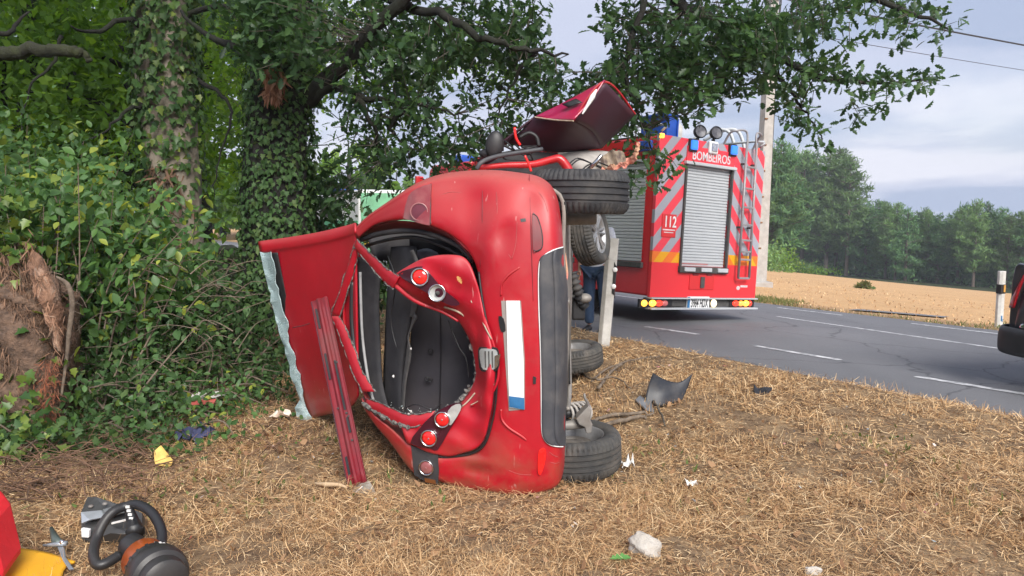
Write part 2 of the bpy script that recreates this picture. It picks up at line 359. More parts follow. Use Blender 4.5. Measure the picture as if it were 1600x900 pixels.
M['torn'] = pm('torn_wood', (.36, .20, .125), .9, col2=(.11,.055,.035), vs=11, bump=1.0, bs=40, dirt=(.55,.42,.33), da=.7, ds=4, stretch=(1,1,.3))
M['hairy'] = pm('fibrous_bark', (.20, .125, .085), .95, col2=(.08,.052,.038), vs=18, bump=1.0, bs=50)
M['fibre'] = leafmat('dead_ivy_roots', [(.06,.04,.03),(.13,.08,.055),(.22,.13,.085),(.10,.065,.047)], 0, .9, .1)
# ------------------------------------------------------------------ ground, road, field
def ground_mat():
    m, t, b, o = mk('dry_verge'); geo = t.nodes.new('ShaderNodeNewGeometry')
    def nz(sc, de, lo, hi):
        n = nd(t, 'ShaderNodeTexNoise', Scale=sc, Detail=de, Roughness=.65); t.links.new(geo.outputs['Position'], n.inputs['Vector'])
        r = nd(t, 'ShaderNodeMapRange'); r.inputs[1].default_value = lo; r.inputs[2].default_value = hi; t.links.new(n.outputs['Fac'], r.inputs[0]); return r.outputs[0], n.outputs['Fac']
    a, _ = nz(1.1, 6, .40, .62); d, h = nz(28, 6, .35, .65); e, _ = nz(.35, 4, .4, .62); g, _ = nz(5, 5, .42, .66)
    c = mixc(t, d, (.28,.19,.115), (.10,.066,.043)); c = mixc(t, a, c, (.15,.098,.062)); c = mixc(t, g, c, (.36,.25,.145))
    s = t.nodes.new('ShaderNodeSeparateXYZ'); t.links.new(geo.outputs['Position'], s.inputs[0])
    def lin(kx, ky, lo, hi):
        p = nd(t, 'ShaderNodeMath', operation='MULTIPLY'); p.inputs[1].default_value = kx; t.links.new(s.outputs[0], p.inputs[0])
        q = nd(t, 'ShaderNodeMath', operation='MULTIPLY_ADD'); q.inputs[1].default_value = ky; t.links.new(s.outputs[1], q.inputs[0]); t.links.new(p.outputs[0], q.inputs[2])
        r = nd(t, 'ShaderNodeMapRange'); r.inputs[1].default_value = lo; r.inputs[2].default_value = hi; t.links.new(q.outputs[0], r.inputs[0]); return r.outputs[0]
    fld = lin(CN, SN, 14.3, 16.5)                                    # stubble field beyond the road
    fc = mixc(t, e, (.54,.325,.165), (.45,.27,.135)); fc = mixc(t, g, fc, (.56,.375,.20)); c = mixc(t, fld, c, fc)
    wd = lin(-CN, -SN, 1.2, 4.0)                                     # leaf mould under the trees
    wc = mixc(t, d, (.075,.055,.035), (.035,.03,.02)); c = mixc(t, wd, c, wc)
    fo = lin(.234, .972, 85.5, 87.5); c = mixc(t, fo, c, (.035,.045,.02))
    t.links.new(c, b.inputs['Base Color']); b.inputs['Roughness'].default_value = .95; b.inputs['Specular IOR Level'].default_value = .1
    bp = nd(t, 'ShaderNodeBump', Strength=.7, Distance=.04); t.links.new(h, bp.inputs['Height']); t.links.new(bp.outputs[0], b.inputs['Normal'])
    return m
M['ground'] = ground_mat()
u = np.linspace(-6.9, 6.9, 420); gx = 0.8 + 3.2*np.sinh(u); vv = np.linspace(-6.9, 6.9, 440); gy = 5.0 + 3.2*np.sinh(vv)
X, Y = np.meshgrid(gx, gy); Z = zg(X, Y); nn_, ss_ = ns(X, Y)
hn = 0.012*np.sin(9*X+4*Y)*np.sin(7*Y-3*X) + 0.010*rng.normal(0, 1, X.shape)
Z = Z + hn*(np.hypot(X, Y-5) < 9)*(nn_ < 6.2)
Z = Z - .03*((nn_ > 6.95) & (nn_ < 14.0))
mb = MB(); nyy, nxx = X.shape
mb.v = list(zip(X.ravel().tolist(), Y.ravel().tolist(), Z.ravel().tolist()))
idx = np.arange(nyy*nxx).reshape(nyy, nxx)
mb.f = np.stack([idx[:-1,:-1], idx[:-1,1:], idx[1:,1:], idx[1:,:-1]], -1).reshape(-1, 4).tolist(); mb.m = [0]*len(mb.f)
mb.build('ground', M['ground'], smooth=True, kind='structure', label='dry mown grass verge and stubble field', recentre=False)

def asphalt():
    m, t, b, o = mk('asphalt'); f, _ = noise_fac(t, 1.0, 5, .35, .65); g, h = noise_fac(t, 90, 3, .3, .7); k, _ = noise_fac(t, 260, 2, .55, .7)
    c = mixc(t, f, (.145,.146,.158), (.11,.112,.124)); c = mixc(t, g, c, (.175,.175,.185)); c = mixc(t, k, c, (.28,.28,.28))
    w, _ = noise_fac(t, .45, 3, .4, .6, stretch=(1, .12, 1)); q = nd(t, 'ShaderNodeMath', operation='MULTIPLY'); q.inputs[1].default_value = .4; t.links.new(w, q.inputs[0])
    c = mixc(t, q.outputs[0], c, (.085,.087,.098))
    co = t.nodes.new('ShaderNodeTexCoord'); v = t.nodes.new('ShaderNodeTexVoronoi'); v.feature = 'DISTANCE_TO_EDGE'; v.inputs['Scale'].default_value = .55
    dn = nd(t, 'ShaderNodeTexNoise', Scale=2.5, Detail=4); t.links.new(co.outputs['Object'], dn.inputs['Vector']); ad = mixc(t, .25, co.outputs['Object'], dn.outputs['Color']); t.links.new(ad, v.inputs['Vector'])
    cm = nd(t, 'ShaderNodeMapRange'); cm.inputs[1].default_value = 0; cm.inputs[2].default_value = .008; cm.inputs[3].default_value = .6; cm.inputs[4].default_value = 0; t.links.new(v.outputs['Distance'], cm.inputs[0])
    c = mixc(t, cm.outputs[0], c, (.03,.03,.034))
    t.links.new(c, b.inputs['Base Color']); b.inputs['Roughness'].default_value = .8; b.inputs['Specular IOR Level'].default_value = .35
    bp = nd(t, 'ShaderNodeBump', Strength=.5, Distance=.01); t.links.new(h, bp.inputs['Height']); t.links.new(bp.outputs[0], b.inputs['Normal'])
    return m
M['asphalt'] = asphalt()
M['line'] = pm('worn_road_paint', (.66,.66,.67), .7, col2=(.34,.34,.36), vs=9, dirt=(.16,.16,.17), da=1.0, ds=9)
svals = np.concatenate([np.linspace(-14, 16, 260), np.linspace(16.4, 160, 160)])
rows = []
for s in svals:
    w = RN0 + .10*math.sin(.8*s) + .06*math.sin(2.9*s+1) + random.uniform(-.05, .05)
    rows.append([Vector((*xy(n, s), zroad(n) + .002)) for n in (w, 7.0, 8.6, 10.6, 12.4, 13.6, RN1)])
road = MB().grid(rows).build('road', M['asphalt'], kind='structure', label='grey two lane country road', smooth=True, recentre=False)
def rline(name, n0, s0, n1, s1, w):
    k = max(2, int(abs(s1-s0)/1.0)); r = []
    for i in range(k+1):
        f = i/k; n = n0 + (n1-n0)*f; s = s0 + (s1-s0)*f; j = random.uniform(-.006, .006)
        r.append([Vector((*xy(n-w/2+j, s), zroad(n-w/2)+.007)), Vector((*xy(n+w/2+j, s), zroad(n+w/2)+.007))])
    MB().grid(r).build(name, M['line'], road)
def np_(px, py):
    d = ray(px, py); t = 3.0
    for _ in range(60):
        n, s = ns(d.x*t, d.y*t); t += (EYE + d.z*t - zroad(n))/(-d.z + .05*(CN*d.x+SN*d.y))*.8 if True else 0
    return ns(d.x*t, d.y*t)
for a, b in (((1010,511),(1092,523)), ((1180,541),(1312,563)), ((1432,589),(1605,617))):
    (n0, s0), (n1, s1) = np_(*a), np_(*b); rline('edge_line', n0, s0, n1, s1, .12)
(n0, s0), (n1, s1) = np_(1215, 495), np_(1575, 547)
rline('centre_line', n0, s0, n1, s1, .10); rline('centre_line', n0, s0 + 2, n0, s0 + 90, .10)
for k in range(12):
    s = 14.5 + k*3.1; rline('edge_line', 7.2, s, 7.2, s+1.6, .11)
for k in range(14):
    s = -2.6 + k*2.9; rline('edge_line', 13.55, s, 13.55, s+1.5, .11)
# grey farm track in the field
a, b = H(1325, 486), H(1475, 498)
tr = MB(); d = (b-a); r = []
for i in range(25):
    f = i/24; p = a + d*f; q = p + Vector((.35*CN+.2, .35*SN+.5, 0))*1.2
    r.append([Vector((p.x, p.y, float(zg(p.x, p.y))+.03)), Vector((q.x, q.y, float(zg(q.x, q.y))+.03))])
tr.grid(r).build('track', pm('track_tarmac', (.19,.185,.19), .9), kind='structure', label='narrow grey strip of tarmac at the field edge')

# ------------------------------------------------------------------ straw and cut grass lying on the verge
def strands(name, n, area, ln, wd, mat, lift, label, tilt=.25, kind='stuff', bend=.3, accept=None):
    pos = []
    while len(pos) < n:
        p = area(n*2)
        nn, s = ns(p[:,0], p[:,1])
        ok = np.ones(len(p), bool) if accept is None else accept(p, nn)
        pos = p[ok] if len(pos) == 0 else np.vstack([pos, p[ok]])
    pos = pos[:n]; z = zg(pos[:,0], pos[:,1]) + rng.uniform(lift[0], lift[1], n)
    dist = np.hypot(pos[:,0], pos[:,1])
    a = rng.uniform(0, 2*np.pi, n); el = np.abs(rng.normal(0, tilt, n))
    d = np.stack([np.cos(a)*np.cos(el), np.sin(a)*np.cos(el), np.sin(el)], 1)
    lnv = rng.uniform(ln[0], ln[1], n)[:, None]; w = (rng.uniform(wd[0], wd[1], n)*np.clip(dist/4.5, .75, 2.0))[:, None]
    sd = nrm(np.cross(d, np.array([[0, 0, 1.]])) + rv(n, .35))
    c0 = np.column_stack([pos, z]); bd = rv(n, bend)*lnv*.5; bd[:,2] = np.abs(bd[:,2])*.5
    c1 = c0 + d*lnv*.5 + bd*.5; c2 = c0 + d*lnv + bd*.2; c2[:,2] = np.where(el < .5, np.minimum(c2[:,2], c0[:,2] + .05 + .5*lnv[:,0]*np.sin(el)), c2[:,2])
    V = np.stack([c0-sd*w, c0+sd*w, c1-sd*w, c1+sd*w, c2-sd*w*.4, c2+sd*w*.4], 1).reshape(-1, 3)
    return npmesh(name, V, [(0,1,3,2), (2,3,5,4)], 6, n, mat, kind=kind, label=label)
def fan(y0, y1, pw):
    def f(n):
        yy = y0 + (y1-y0)*rng.random(n)**pw; xx = rng.uniform(-.80, .74, n)*(yy+.25); return np.column_stack([xx, yy])
    return f
_np = rng.random((40, 40))
def patchy(p):                                                       # value noise in 0..1
    x, y = p[:,0]*1.1+20, p[:,1]*1.1+3; i, j = np.floor(x).astype(int) % 39, np.floor(y).astype(int) % 39; fx, fy = x % 1, y % 1
    fx = fx*fx*(3-2*fx); fy = fy*fy*(3-2*fy)
    return (_np[i,j]*(1-fx)+_np[i+1,j]*fx)*(1-fy) + (_np[i,j+1]*(1-fx)+_np[i+1,j+1]*fx)*fy
def acc(p, nn):
    edge = 6.45 + .25*np.sin(p[:,0]*2.1) + .12*np.sin(p[:,0]*5.7+p[:,1])
    dark = np.exp(-(((p[:,0]-1.75-.35*(5.6-p[:,1]))/.25)**2 + ((p[:,1]-5.5)/.8)**2))
    dark = np.maximum(dark, .8*np.exp(-(((p[:,0]+1.25)/.35)**2 + ((p[:,1]-3.35)/.28)**2))); dark = np.maximum(dark, .6*np.exp(-(((p[:,0]+.95)/.5)**2 + ((p[:,1]-4.35)/.25)**2)))
    edge = np.where(rng.random(len(p)) < .10, edge + .55*rng.random(len(p)), edge)
    return (nn < edge) & ((nn > 0.4 + .5*rng.random(len(p))) | (p[:,1] < 4.7 - .5*rng.random(len(p)))) & (rng.random(len(p)) < (.10 + .5*patchy(p) + .75*patchy(p*2.7+9)**1.5)*(1-.85*dark)*np.where(nn > 5.9, .45, 1))
strands('straw', 60000, fan(2.2, 9, 1.4), (.05, .12), (.0008, .0016), M['straw'], (0, .022), 'longer loose straw stalks on the verge', .25, accept=lambda p, nn: acc(p, nn) & (patchy(p*1.6+3) > .42))
strands('straw', 190000, fan(2.2, 12.5, 1.6), (.012, .055), (.0009, .0020), M['straw'], (0, .02), 'loose cut straw covering the verge', .22, accept=acc)
strands('dry_grass', 22000, fan(2.4, 12, 1.5), (.04, .11), (.0009, .0017), M['straw'], (-.005, .004), 'short dry standing grass stubble on the verge', 1.1, accept=lambda p, nn: acc(p, nn) & (patchy(p*1.9+5) > .45))
strands('dead_leaves', 2600, fan(2.4, 10, 1.3), (.02, .045), (.008, .016), leafmat('dead_leaf', [(.14,.075,.04),(.25,.14,.07),(.33,.2,.11),(.2,.11,.06)], .1, .8, .2), (0, .03), 'dead brown leaves scattered in the straw', .5, accept=lambda p, nn: acc(p, nn) & (nn < 4.5))
strands('field_grass', 9000, lambda n: np.column_stack(xy(14.3 + 22*rng.random(n)**1.6, rng.uniform(-12, 30, n))), (.03, .08), (.004, .008), M['straw'], (-.02, .01), 'dry stubble standing in the far field', 1.1)
strands('verge_grass', 20000, lambda n: np.column_stack(xy(14.3 + 2.2*rng.random(n)**1.5, rng.uniform(-8, 24, n))), (.04, .13), (.0025, .005), M['gleaf'], (-.02, .03), 'green grass along the far road edge', 1.2,
        accept=lambda p, nn: rng.random(len(p)) < np.clip(.2 + 1.4*(np.sin(p[:,0]*1.3)+np.sin(p[:,1]*.9+2)), 0, 1))

strands('debris', 260, lambda n: np.column_stack([rng.normal(.3, 1.5, n), rng.uniform(3.3, 8.5, n)]), (.01, .03), (.004, .009), leafmat('shards', [(.6,.6,.6),(.05,.05,.055),(.45,.5,.5),(.4,.02,.02),(.7,.68,.62),(.04,.04,.045)], 0, .3, .5), (.005, .025), 'tiny glass and plastic shards scattered round the wreck', .4, accept=lambda p, nn: (nn < 6.0) & (p[:,1] < 8))
strands('weeds', 700, lambda n: np.column_stack([rng.choice([-2.3, -1.7, -1.35, -.6, .9, 2.4, -2.0], n) + rng.normal(0, .16, n), rng.choice([3.9, 4.35, 4.8, 5.0], n) + rng.normal(0, .16, n)]), (.02, .05), (.005, .010), M['gleaf'], (0, .02), 'small green weeds poking through the straw', .9)
# ------------------------------------------------------------------ the overturned hatchback, seen from behind, roof to the left
car = root('crashed_car', P(760, 770, 4.6).to_tuple()[:2] + (0,), 'wrecked red hatchback lying on its side with torn-open tailgate', 'car')
def ss1(a, b, x): return float(sst(a, b, x))
def D(px, py):                                                       # depth of the car's back: the hatch slopes away towards the roof
    d = 3.97 + .19*min(1, max(0, (800-px)/160)) + .50*max(0, (650-px)/97)**1.3 + (.16 if py < 520 else .04)*abs((py-520)/250)**4
    d -= .035*ss1(748, 758, px) + .012*ss1(826, 832, px)
    d += .10*max(0, (px-855)/32)**2
    d += .022*math.exp(-(((px-790)/15)**2 + ((py-372)/30)**2)) + .012*math.exp(-(((px-735)/14)**2 + ((py-330)/40)**2)) - .010*math.exp(-(((px-768)/9)**2 + ((py-385)/45)**2))
    return d
def C(px, py, off=0): return P(px, py, D(px, py) + off)
def FW(p, dy, dx=0, dz=0): return Vector((p.x + .09*dy + dx, p.y + dy, p.z + dz))
ring = [((560,372),(551,362)),((585,352),(575,338)),((615,344),(612,312)),((645,344),(645,290)),((675,353),(680,275)),((703,366),(720,268)),((725,383),(765,266)),
        ((741,407),(810,270)),((748,430),(845,278)),((752,455),(866,300)),((757,490),(876,345)),((765,530),(881,420)),((775,570),(884,520)),((775,610),(884,620)),
        ((768,650),(882,695)),((762,680),(880,735)),((752,700),(868,760)),((738,708),(830,771)),((715,712),(780,772)),((690,713),(735,767)),((678,712),(690,752)),
        ((640,694),(648,738)),((610,668),(612,692)),((585,648),(586,661)),((565,622),(566,631))]
cen = Vector((720, 520))
rows = []
for i, (a, b) in enumerate(ring):
    pts = [FW(C(*a, .10), .10), C(*a, .05)]
    for f in (.03, .2, .4, .6, .8, .93):
        x, y = a[0]+(b[0]-a[0])*f, a[1]+(b[1]-a[1])*f
        pts.append(C(x, y, .012 if f == .03 else 0.0 + .05*max(0, f-.7)))
    top = i < 10; bot = i > 15
    o = C(*b, .05 if bot else .11); pts.append(o)
    zz = -.01 if top else (.01 if bot else 0); xx = 0 if (top or bot) else -.01
    pts += [FW(o, .14, xx, zz), FW(o, .40, xx*3, zz*2), FW(o, .62, xx*4, zz*3)]
    rows.append(pts)
MB().patch(rows, 5, 3).build('rear_body', M['red'], car, smooth=True, solid=.004)
# seams and small shapes on the bumper
def sheet(name, outline, off, mat, parent, thick=.006, ctr=None, bevel=.002, k=1, fn=C, label=None):
    o = [Vector((*p, 0)) for p in outline]
    if k > 1: o = cr(o, k, True)
    c = ctr or (sum(p.x for p in o)/len(o), sum(p.y for p in o)/len(o))
    n = len(o); mb = MB()
    rings = []
    for f in (1, .66, .33):
        rings.append([fn(c[0]+(p.x-c[0])*f, c[1]+(p.y-c[1])*f, off) for p in o])
    back = [FW(p, thick + .01) for p in rings[0]]
    vs = [p for r in [back]+rings for p in r] + [fn(c[0], c[1], off)]
    fs = []
    for r in range(3):
        for i in range(n): fs.append((r*n+i, r*n+(i+1) % n, (r+1)*n+(i+1) % n, (r+1)*n+i))
    fs += [(3*n+i, 3*n+(i+1) % n, 4*n) for i in range(n)]
    return mb.add(vs, fs).build(name, mat, parent, smooth=True, auto=35, label=label)
ins = []
for y, x0 in ((398,852),(402,846),(412,843),(450,842),(520,844),(600,846),(660,846),(682,848),(692,855),(696,864)):
    top = y; xr = 879 if y < 420 else 884 + (1 if y < 650 else -2)
    dy = (lambda f: -12*f if y < 410 else 0)
    r = [C(x0-.5, y + dy(0), .01)] + [C(x0 + (xr-x0)*f, y + dy(f), -.012 + (.012 if abs(f-.55) < .02 else 0) + .04*max(0, f-.7)) for f in (.02, .25, .52, .55, .58, .8)]
    e = C(xr+1, y + dy(1), .10); r += [e, FW(e, .12, -.005), FW(e, .3, -.03)]
    ins.append(r)
MB().patch(ins, 4, 2).build('bumper_insert', M['grey_pl'], car, smooth=True, solid=.004, label='dark grey plastic lower bumper insert')
def groove(name, pts, r, mat, off=-.002, parent=None, n=6, k=5, fn=C):
    return MB().tube(cr([fn(x, y, off) for x, y in pts], k), r, n).build(name, mat, parent or car, smooth=True)
groove('panel_seam', [(753,272),(754,320),(752,380),(750,418)], .0016, M['redin'], -.001)
groove('panel_seam', [(673,287),(673,320),(672,353)], .003, M['blk'], -.006)
groove('panel_seam', [(827,274),(829,340),(831,400),(833,470)], .0016, M['redin'], -.001)
groove('panel_seam', [(748,425),(754,470),(764,520),(774,562),(776,610),(770,655),(757,694),(735,709),(700,714),(684,713)], .006, M['blk'], .004)
groove('trim_line', [(880,386),(862,392),(848,402),(842,420),(842,480),(845,560),(846,640),(847,676),(854,691),(866,697),(880,698)], .0035, M['white'], -.008)
sheet('reflector_recess', [(832,336),(838,338),(846,362),(847,385),(838,392),(833,390)], -.006, M['redin'], car, k=3)
groove('recess_edge', [(832,334),(840,340),(847,365),(847,386),(839,392),(834,391)], .003, M['blk'], -.005)
sheet('reflector', [(842,704),(852,702),(853,716),(847,738),(842,742),(840,730)], -.008, M['lens'], car, k=3)
sheet('plate_recess', [(783,470),(814,470),(820,560),(820,640),(795,642),(789,560)], -.006, pm('plate_back', (.30,.26,.24), .6), car)
pl = sheet('number_plate', [(791,470),(812,470),(818,560),(819,640),(796,637),(793,560)], -.012, M['white'], car, label='white number plate with a blue band at its end')
sheet('blue_band', [(795.5,619),(819,622),(819.5,640),(796,636)], -.016, M['euro'], pl)
sheet('plate_lamp', [(779,494),(787,498),(790,517),(783,518),(780,507)], -.008, M['blk'], car, k=2)
groove('bumper_fold', [(783,640),(784,655),(794,668),(812,680),(823,688)], .007, M['red'], -.004)
groove('bumper_fold', [(783,462),(784,445),(795,430),(812,418)], .006, M['red'], -.002)
sheet('tow_cap', [(833,588),(838,590),(837,600),(833,600)], -.006, M['blk'], car)
for x, y in ((817,344),): sheet('scuff', [(x-4,y-2),(x+4,y-3),(x+5,y+2),(x-3,y+3)], -.005, M['blk'], car)
# lamps left on the body
lb = sheet('side_lamp', [(638,306),(643,300),(650,295),(662,290),(674,287),(673,305),(672,320),(671.5,336),(671,352),(660,350),(650,347),(640,344),(630,341),(633,322)], -.022, M['lensd'], car, k=1, ctr=(655,322), label='dusty dark red lamp lens on the raised side')
M['bowl'] = pm('silver_bowl', (.62,.62,.60), .3, .3, vs=20)
def lamp(name, px, py, r, parent, lensm, off=-.02, deep=.02, aim=None, bulb=False):
    c = C(px, py, off); ax = (aim or Vector((-.25, -1, 0))).normalized(); R = frame(c, ax); e = bpy.data.objects.new(name, None); put(e, parent, False)
    MB().lathe([(r*.88, -.03), (r*1.0, -.028), (r*1.06, .004), (r*1.0, .008), (r*.88, .003)], R, 28).build('ring', M['chrome'], e, smooth=True)
    if bulb:
        MB().lathe([(.0005, -.022), (r*.5, -.018), (r*.9, .0)], R, 24).build('bowl', M['bowl'], e, smooth=True)
        MB().lathe([(.0005, .012), (r*.22, .008), (r*.28, -.01), (r*.3, -.03)], R, 14).build('bulb_socket', M['felt'], e, smooth=True)
    else:
        MB().lathe([(.0005, .008), (r*.35, .0065), (r*.7, .003), (r*.9, -.003), (r*.92, -.02)], R, 28).build('lens', lensm, e, smooth=True)
        MB().lathe([(.0005, .0105), (r*.12, .0095), (r*.16, .006)], R, 12).build('lens_centre', M['lensd'], e, smooth=True)
    return e
MB().lathe([(.044,0),(.050,.003),(.050,.007),(.044,.005)], frame(C(655,331,-.027), (-.1,-1,.05)), 28).build('lens_circle', pm('lens_ring', (.32,.13,.13), .3), lb, smooth=True)
MB().lathe([(.0005,.001),(.04,.0005),(.044,.0)], frame(C(655,331,-.027), (-.1,-1,.05)), 28).build('lens_disc', pm('lens_disc', (.13,.02,.035), .3, coat=.4), lb, smooth=True)
sb = sheet('side_lamp', [(642,696),(684,711),(686,735),(684,757),(662,751),(647,742)], -.006, M['blk2'], car, label='blackened broken lamp housing on the lower side')
lamp('round_lamp', 666, 731, .042, sb, M['lensd'], -.018)
sheet('amber_strip', [(663,747),(680,751),(681,757),(664,753)], -.014, pm('amber', (.2,.07,.02), .4), sb)
# weather strip round the hatch opening
groove('door_seal', [(566,374),(590,366),(625,361),(660,363),(695,374),(722,389),(738,408)], [.016,.016,.014,.012], M['blk2'], .10, n=10)
groove('door_seal', [(572,384),(610,374),(650,371),(690,384),(728,404)], .010, M['blk'], .17, n=8)
MB().patch([[C(x, y, .06) for x, y in ((556,368),(600,348),(640,346),(680,356),(712,374),(740,408))], [C(x, y, .20) for x, y in ((560,376),(600,362),(640,360),(680,370),(712,386),(738,412))]], 4, 4).build('hatch_lip', M['redin'], car, smooth=True, solid=.004)
# tailgate skin, torn round a hole
tg = [((620,427),(611,441)),((660,405),(640,464)),((700,399),(684,481)),((729,407),(712,496)),((747,448),(731,524)),((759,505),(741,556)),((773,560),(743,588)),
      ((771,612),(734,611)),((765,652),(714,630)),((752,692),(694,643)),((722,708),(672,652)),((688,711),(648,655)),((636,692),(622,650))]
def crumple(p):
    k = math.sin(31*p.x+17*p.z)*math.sin(23*p.z-11*p.x+1)
    return p + Vector((0, .012*k, 0))
rows = []
for i, (a, b) in enumerate(tg):
    r = [C(*a, .03), C(*a, -.012)]
    for f in (.12, .35, .6, .82):
        x, y = a[0]+(b[0]-a[0])*f, a[1]+(b[1]-a[1])*f
        bend = (.09 if 2 <= i <= 5 else .05)*f*f
        if i in (6, 7): bend = .05*f - .03*math.sin(f*5)
        r.append(C(x, y, -.018 + bend - .012*math.sin(f*3.1)))
    r += [C(*b, .09), FW(C(*b, .12), .03)]
    rows.append(r)
MB().patch(rows, 5, 4, crumple).build('tailgate_skin', M['red2'], car, smooth=True, solid=.003, label='crumpled red tailgate skin torn round the opening')
inner = [b for a, b in tg]
def ragged(name, pts, off, r, mat, k=9, amp=.010, parent=None):
    c = cr([C(x, y, off) for x, y in pts], k); rs = [r*random.uniform(.4, 1.5) for _ in c]
    c = [p + Vector((random.gauss(0, amp*.5), random.gauss(0, amp*.5), random.gauss(0, amp*.5))) for p in c]
    return MB().tube(c, rs, 5).build(name, mat, parent or car)
ragged('torn_lining', inner[4:11], .10, .009, M['tear']); ragged('torn_lining', [(680,648),(650,655),(626,652),(600,642),(580,634)], .06, .011, M['tear'])
ragged('torn_lining', [(690,642),(715,628),(735,606)], .05, .012, M['tear'])
groove('glue_bead', [(694,480),(715,487),(732,500),(744,522),(749,545)], .006, M['foil'], .05)
groove('bare_edge', [(736,470),(748,490),(760,515),(768,530)], .004, M['foil'], -.02)
groove('skin_fold', [(738,450),(752,485),(765,520),(776,556),(779,585),(770,612),(748,628),(737,634)], .007, M['red2'], -.012, n=8)
groove('bare_edge', [(735,633),(748,626),(764,612),(772,600)], .0025, M['foil'], -.027)
groove('bare_edge', [(690,655),(708,645),(728,630),(742,614)], .004, M['foil'], .0)
# round lamps on the torn tailgate
hu = sheet('lamp_housing', [(622,428),(640,420),(660,416),(672,428),(690,450),(712,468),(718,476),(706,478),(690,471),(664,456),(640,442)], -.028, M['lenshouse'], car, k=2, label='dark lamp housing on the upper torn flap')
lamp('round_lamp', 656, 433, .047, hu, M['lens'], -.045, aim=Vector((-.15,-1,.05))); lamp('round_lamp', 683, 458, .045, hu, M['lens'], -.045, aim=Vector((-.1,-1,.1)), bulb=True)
hl = sheet('lamp_housing', [(641,693),(655,670),(674,650),(700,634),(717,630),(722,634),(714,652),(700,676),(684,703),(672,701)], -.028, M['lenshouse'], car, k=2, label='dark lamp housing on the lower tailgate corner')
lamp('round_lamp', 670, 685, .045, hl, M['lens'], -.045, aim=Vector((-.2,-1,0))); lamp('round_lamp', 691, 656, .042, hl, M['lens'], -.045, aim=Vector((-.2,-1,.05)))
sheet('reflector_bowl', [(700,642),(712,632),(720,633),(719,642),(708,660),(702,664)], -.036, M['bowl'], hl, k=2)
# emblem handle
em = sheet('emblem', [(747,546),(754,543),(772,543),(779,549),(780,572),(774,580),(757,581),(749,575)], -.035, M['blk'], car, k=2, label='square chrome badge on a black ground')
sheet('badge_plate', [(749,548),(756,545),(771,546),(777,551),(777,571),(772,577),(759,578),(752,573)], -.043, pm('badge', (.50,.52,.51), .3, .3), em, k=2)
for x in (757, 762.5, 768): sheet('badge_bar', [(x,549),(x+2,548.5),(x+2.6,574),(x+.8,575)], -.048, M['felt'], em)
sheet('badge_tip', [(773,556),(782,553),(778,572),(773,577)], -.05, M['chrome'], em)
# bent remains of the window frame
def ribbon(name, A, B, offA, offB, mat, k=5, solid=.004, parent=None, kv=3):
    return MB().patch([[C(x, y, offA) for x, y in A], [C((x+X)/2, (y+Y)/2, (offA+offB)/2-.012) for (x, y), (X, Y) in zip(A, B)], [C(x, y, offB) for x, y in B]], kv, k).build(name, mat, parent or car, smooth=True, solid=solid)
def frame_piece(A, B, o1=-.02, o2=.0):
    p = ribbon('hatch_frame', A, B, o1, o2, M['red2'])
    ragged('torn_edge', A, o1-.004, .0035, M['tear'], 8, .006, p); ragged('torn_edge', B, o2-.004, .004, M['tear'], 8, .006, p)
frame_piece([(557,374),(580,396),(606,420),(624,432)], [(553,386),(572,408),(596,436),(614,452)], -.03, -.03)
MB().tube(cr([C(613,442,-.02),C(648,470,.02),C(690,487,.05),C(716,502,.07)], 5), [.013,.011,.008,.006], 8).build('hatch_frame', M['red2'], car, smooth=True)
frame_piece([(556,376),(548,402),(537,436),(517,494)], [(562,386),(556,412),(547,446),(530,497)], -.03, .02)
frame_piece([(517,494),(533,532),(550,580),(566,612)], [(531,494),(548,530),(566,578),(586,612)], -.03, .02)
MB().patch([[C(x, y, .04) for x, y in ((557,384),(545,430),(536,490),(548,560),(572,625))], [C(x, y, .16) for x, y in ((568,392),(553,440),(547,500),(553,560),(590,640))]], 4, 5).build('hatch_frame', M['red'], car, smooth=True, solid=.004)
frame_piece([(572,622),(600,632),(640,648),(680,642)], [(570,632),(598,650),(632,668),(664,664)], .02, -.0)
ragged('torn_lining', [(566,628),(590,646),(615,660),(640,668)], -.01, .012, M['tear'])
# cabin seen through the opening
MB().patch([[C(x, y, .10) for x, y in ((556,400),(551,470),(555,540),(564,600),(584,642))], [C(x, y, .22) for x, y in ((596,410),(592,470),(594,540),(598,600),(612,652))]], 4, 6).build('headlining', M['blk2'], car, smooth=True, solid=.01)
groove('seal_strip', [(563,425),(564,470),(566,520),(571,565),(578,605),(588,640)], .009, M['seal'], .07, k=6)
groove('seal_strip', [(551,440),(550,500),(556,560),(565,600)], .016, M['blk'], .05, k=6)
MB().patch([[C(x, y, .30) for x, y in ((612,386),(606,460),(602,540),(600,600),(603,655))], [C(x, y, .25) for x, y in ((632,384),(628,460),(624,540),(622,600),(624,655))],
            [C(x, y, .30) for x, y in ((652,384),(650,440),(648,470),(632,560),(634,655))]], 4, 6).build('trim_panel', M['blk2'], car, smooth=True, solid=.012)
MB().patch([[C(x, y, .28) for x, y in ((622,462),(624,480),(622,492))], [C(x, y, .28) for x, y in ((650,462),(652,480),(648,496))]], 3, 4).build('trim_panel', M['felt'], car, smooth=True, solid=.012)
MB().patch([[C(x, y, .26) for x, y in ((648,488),(640,520),(634,560),(628,610),(623,655))], [C(x, y, .235) for x, y in ((652,496),(638,525),(642,552),(634,600),(630,655))]], 3, 6).build('belt_trim', M['felt'], car, smooth=True, solid=.008)
st = []
for f, x0, x1 in ((0,652,690),(.1,648,712),(.25,644,735),(.45,641,748),(.65,637,750),(.85,631,742),(1,626,715)):
    y = 470 + 190*f
    st.append([P(x0 + (x1-x0)*g, y, 4.80 + .0*g - .09*math.sin(math.pi*g)*math.sin(math.pi*min(1, max(0, .1+f*.8))) - .10*g) for g in (0, .12, .3, .5, .7, .88, 1)])
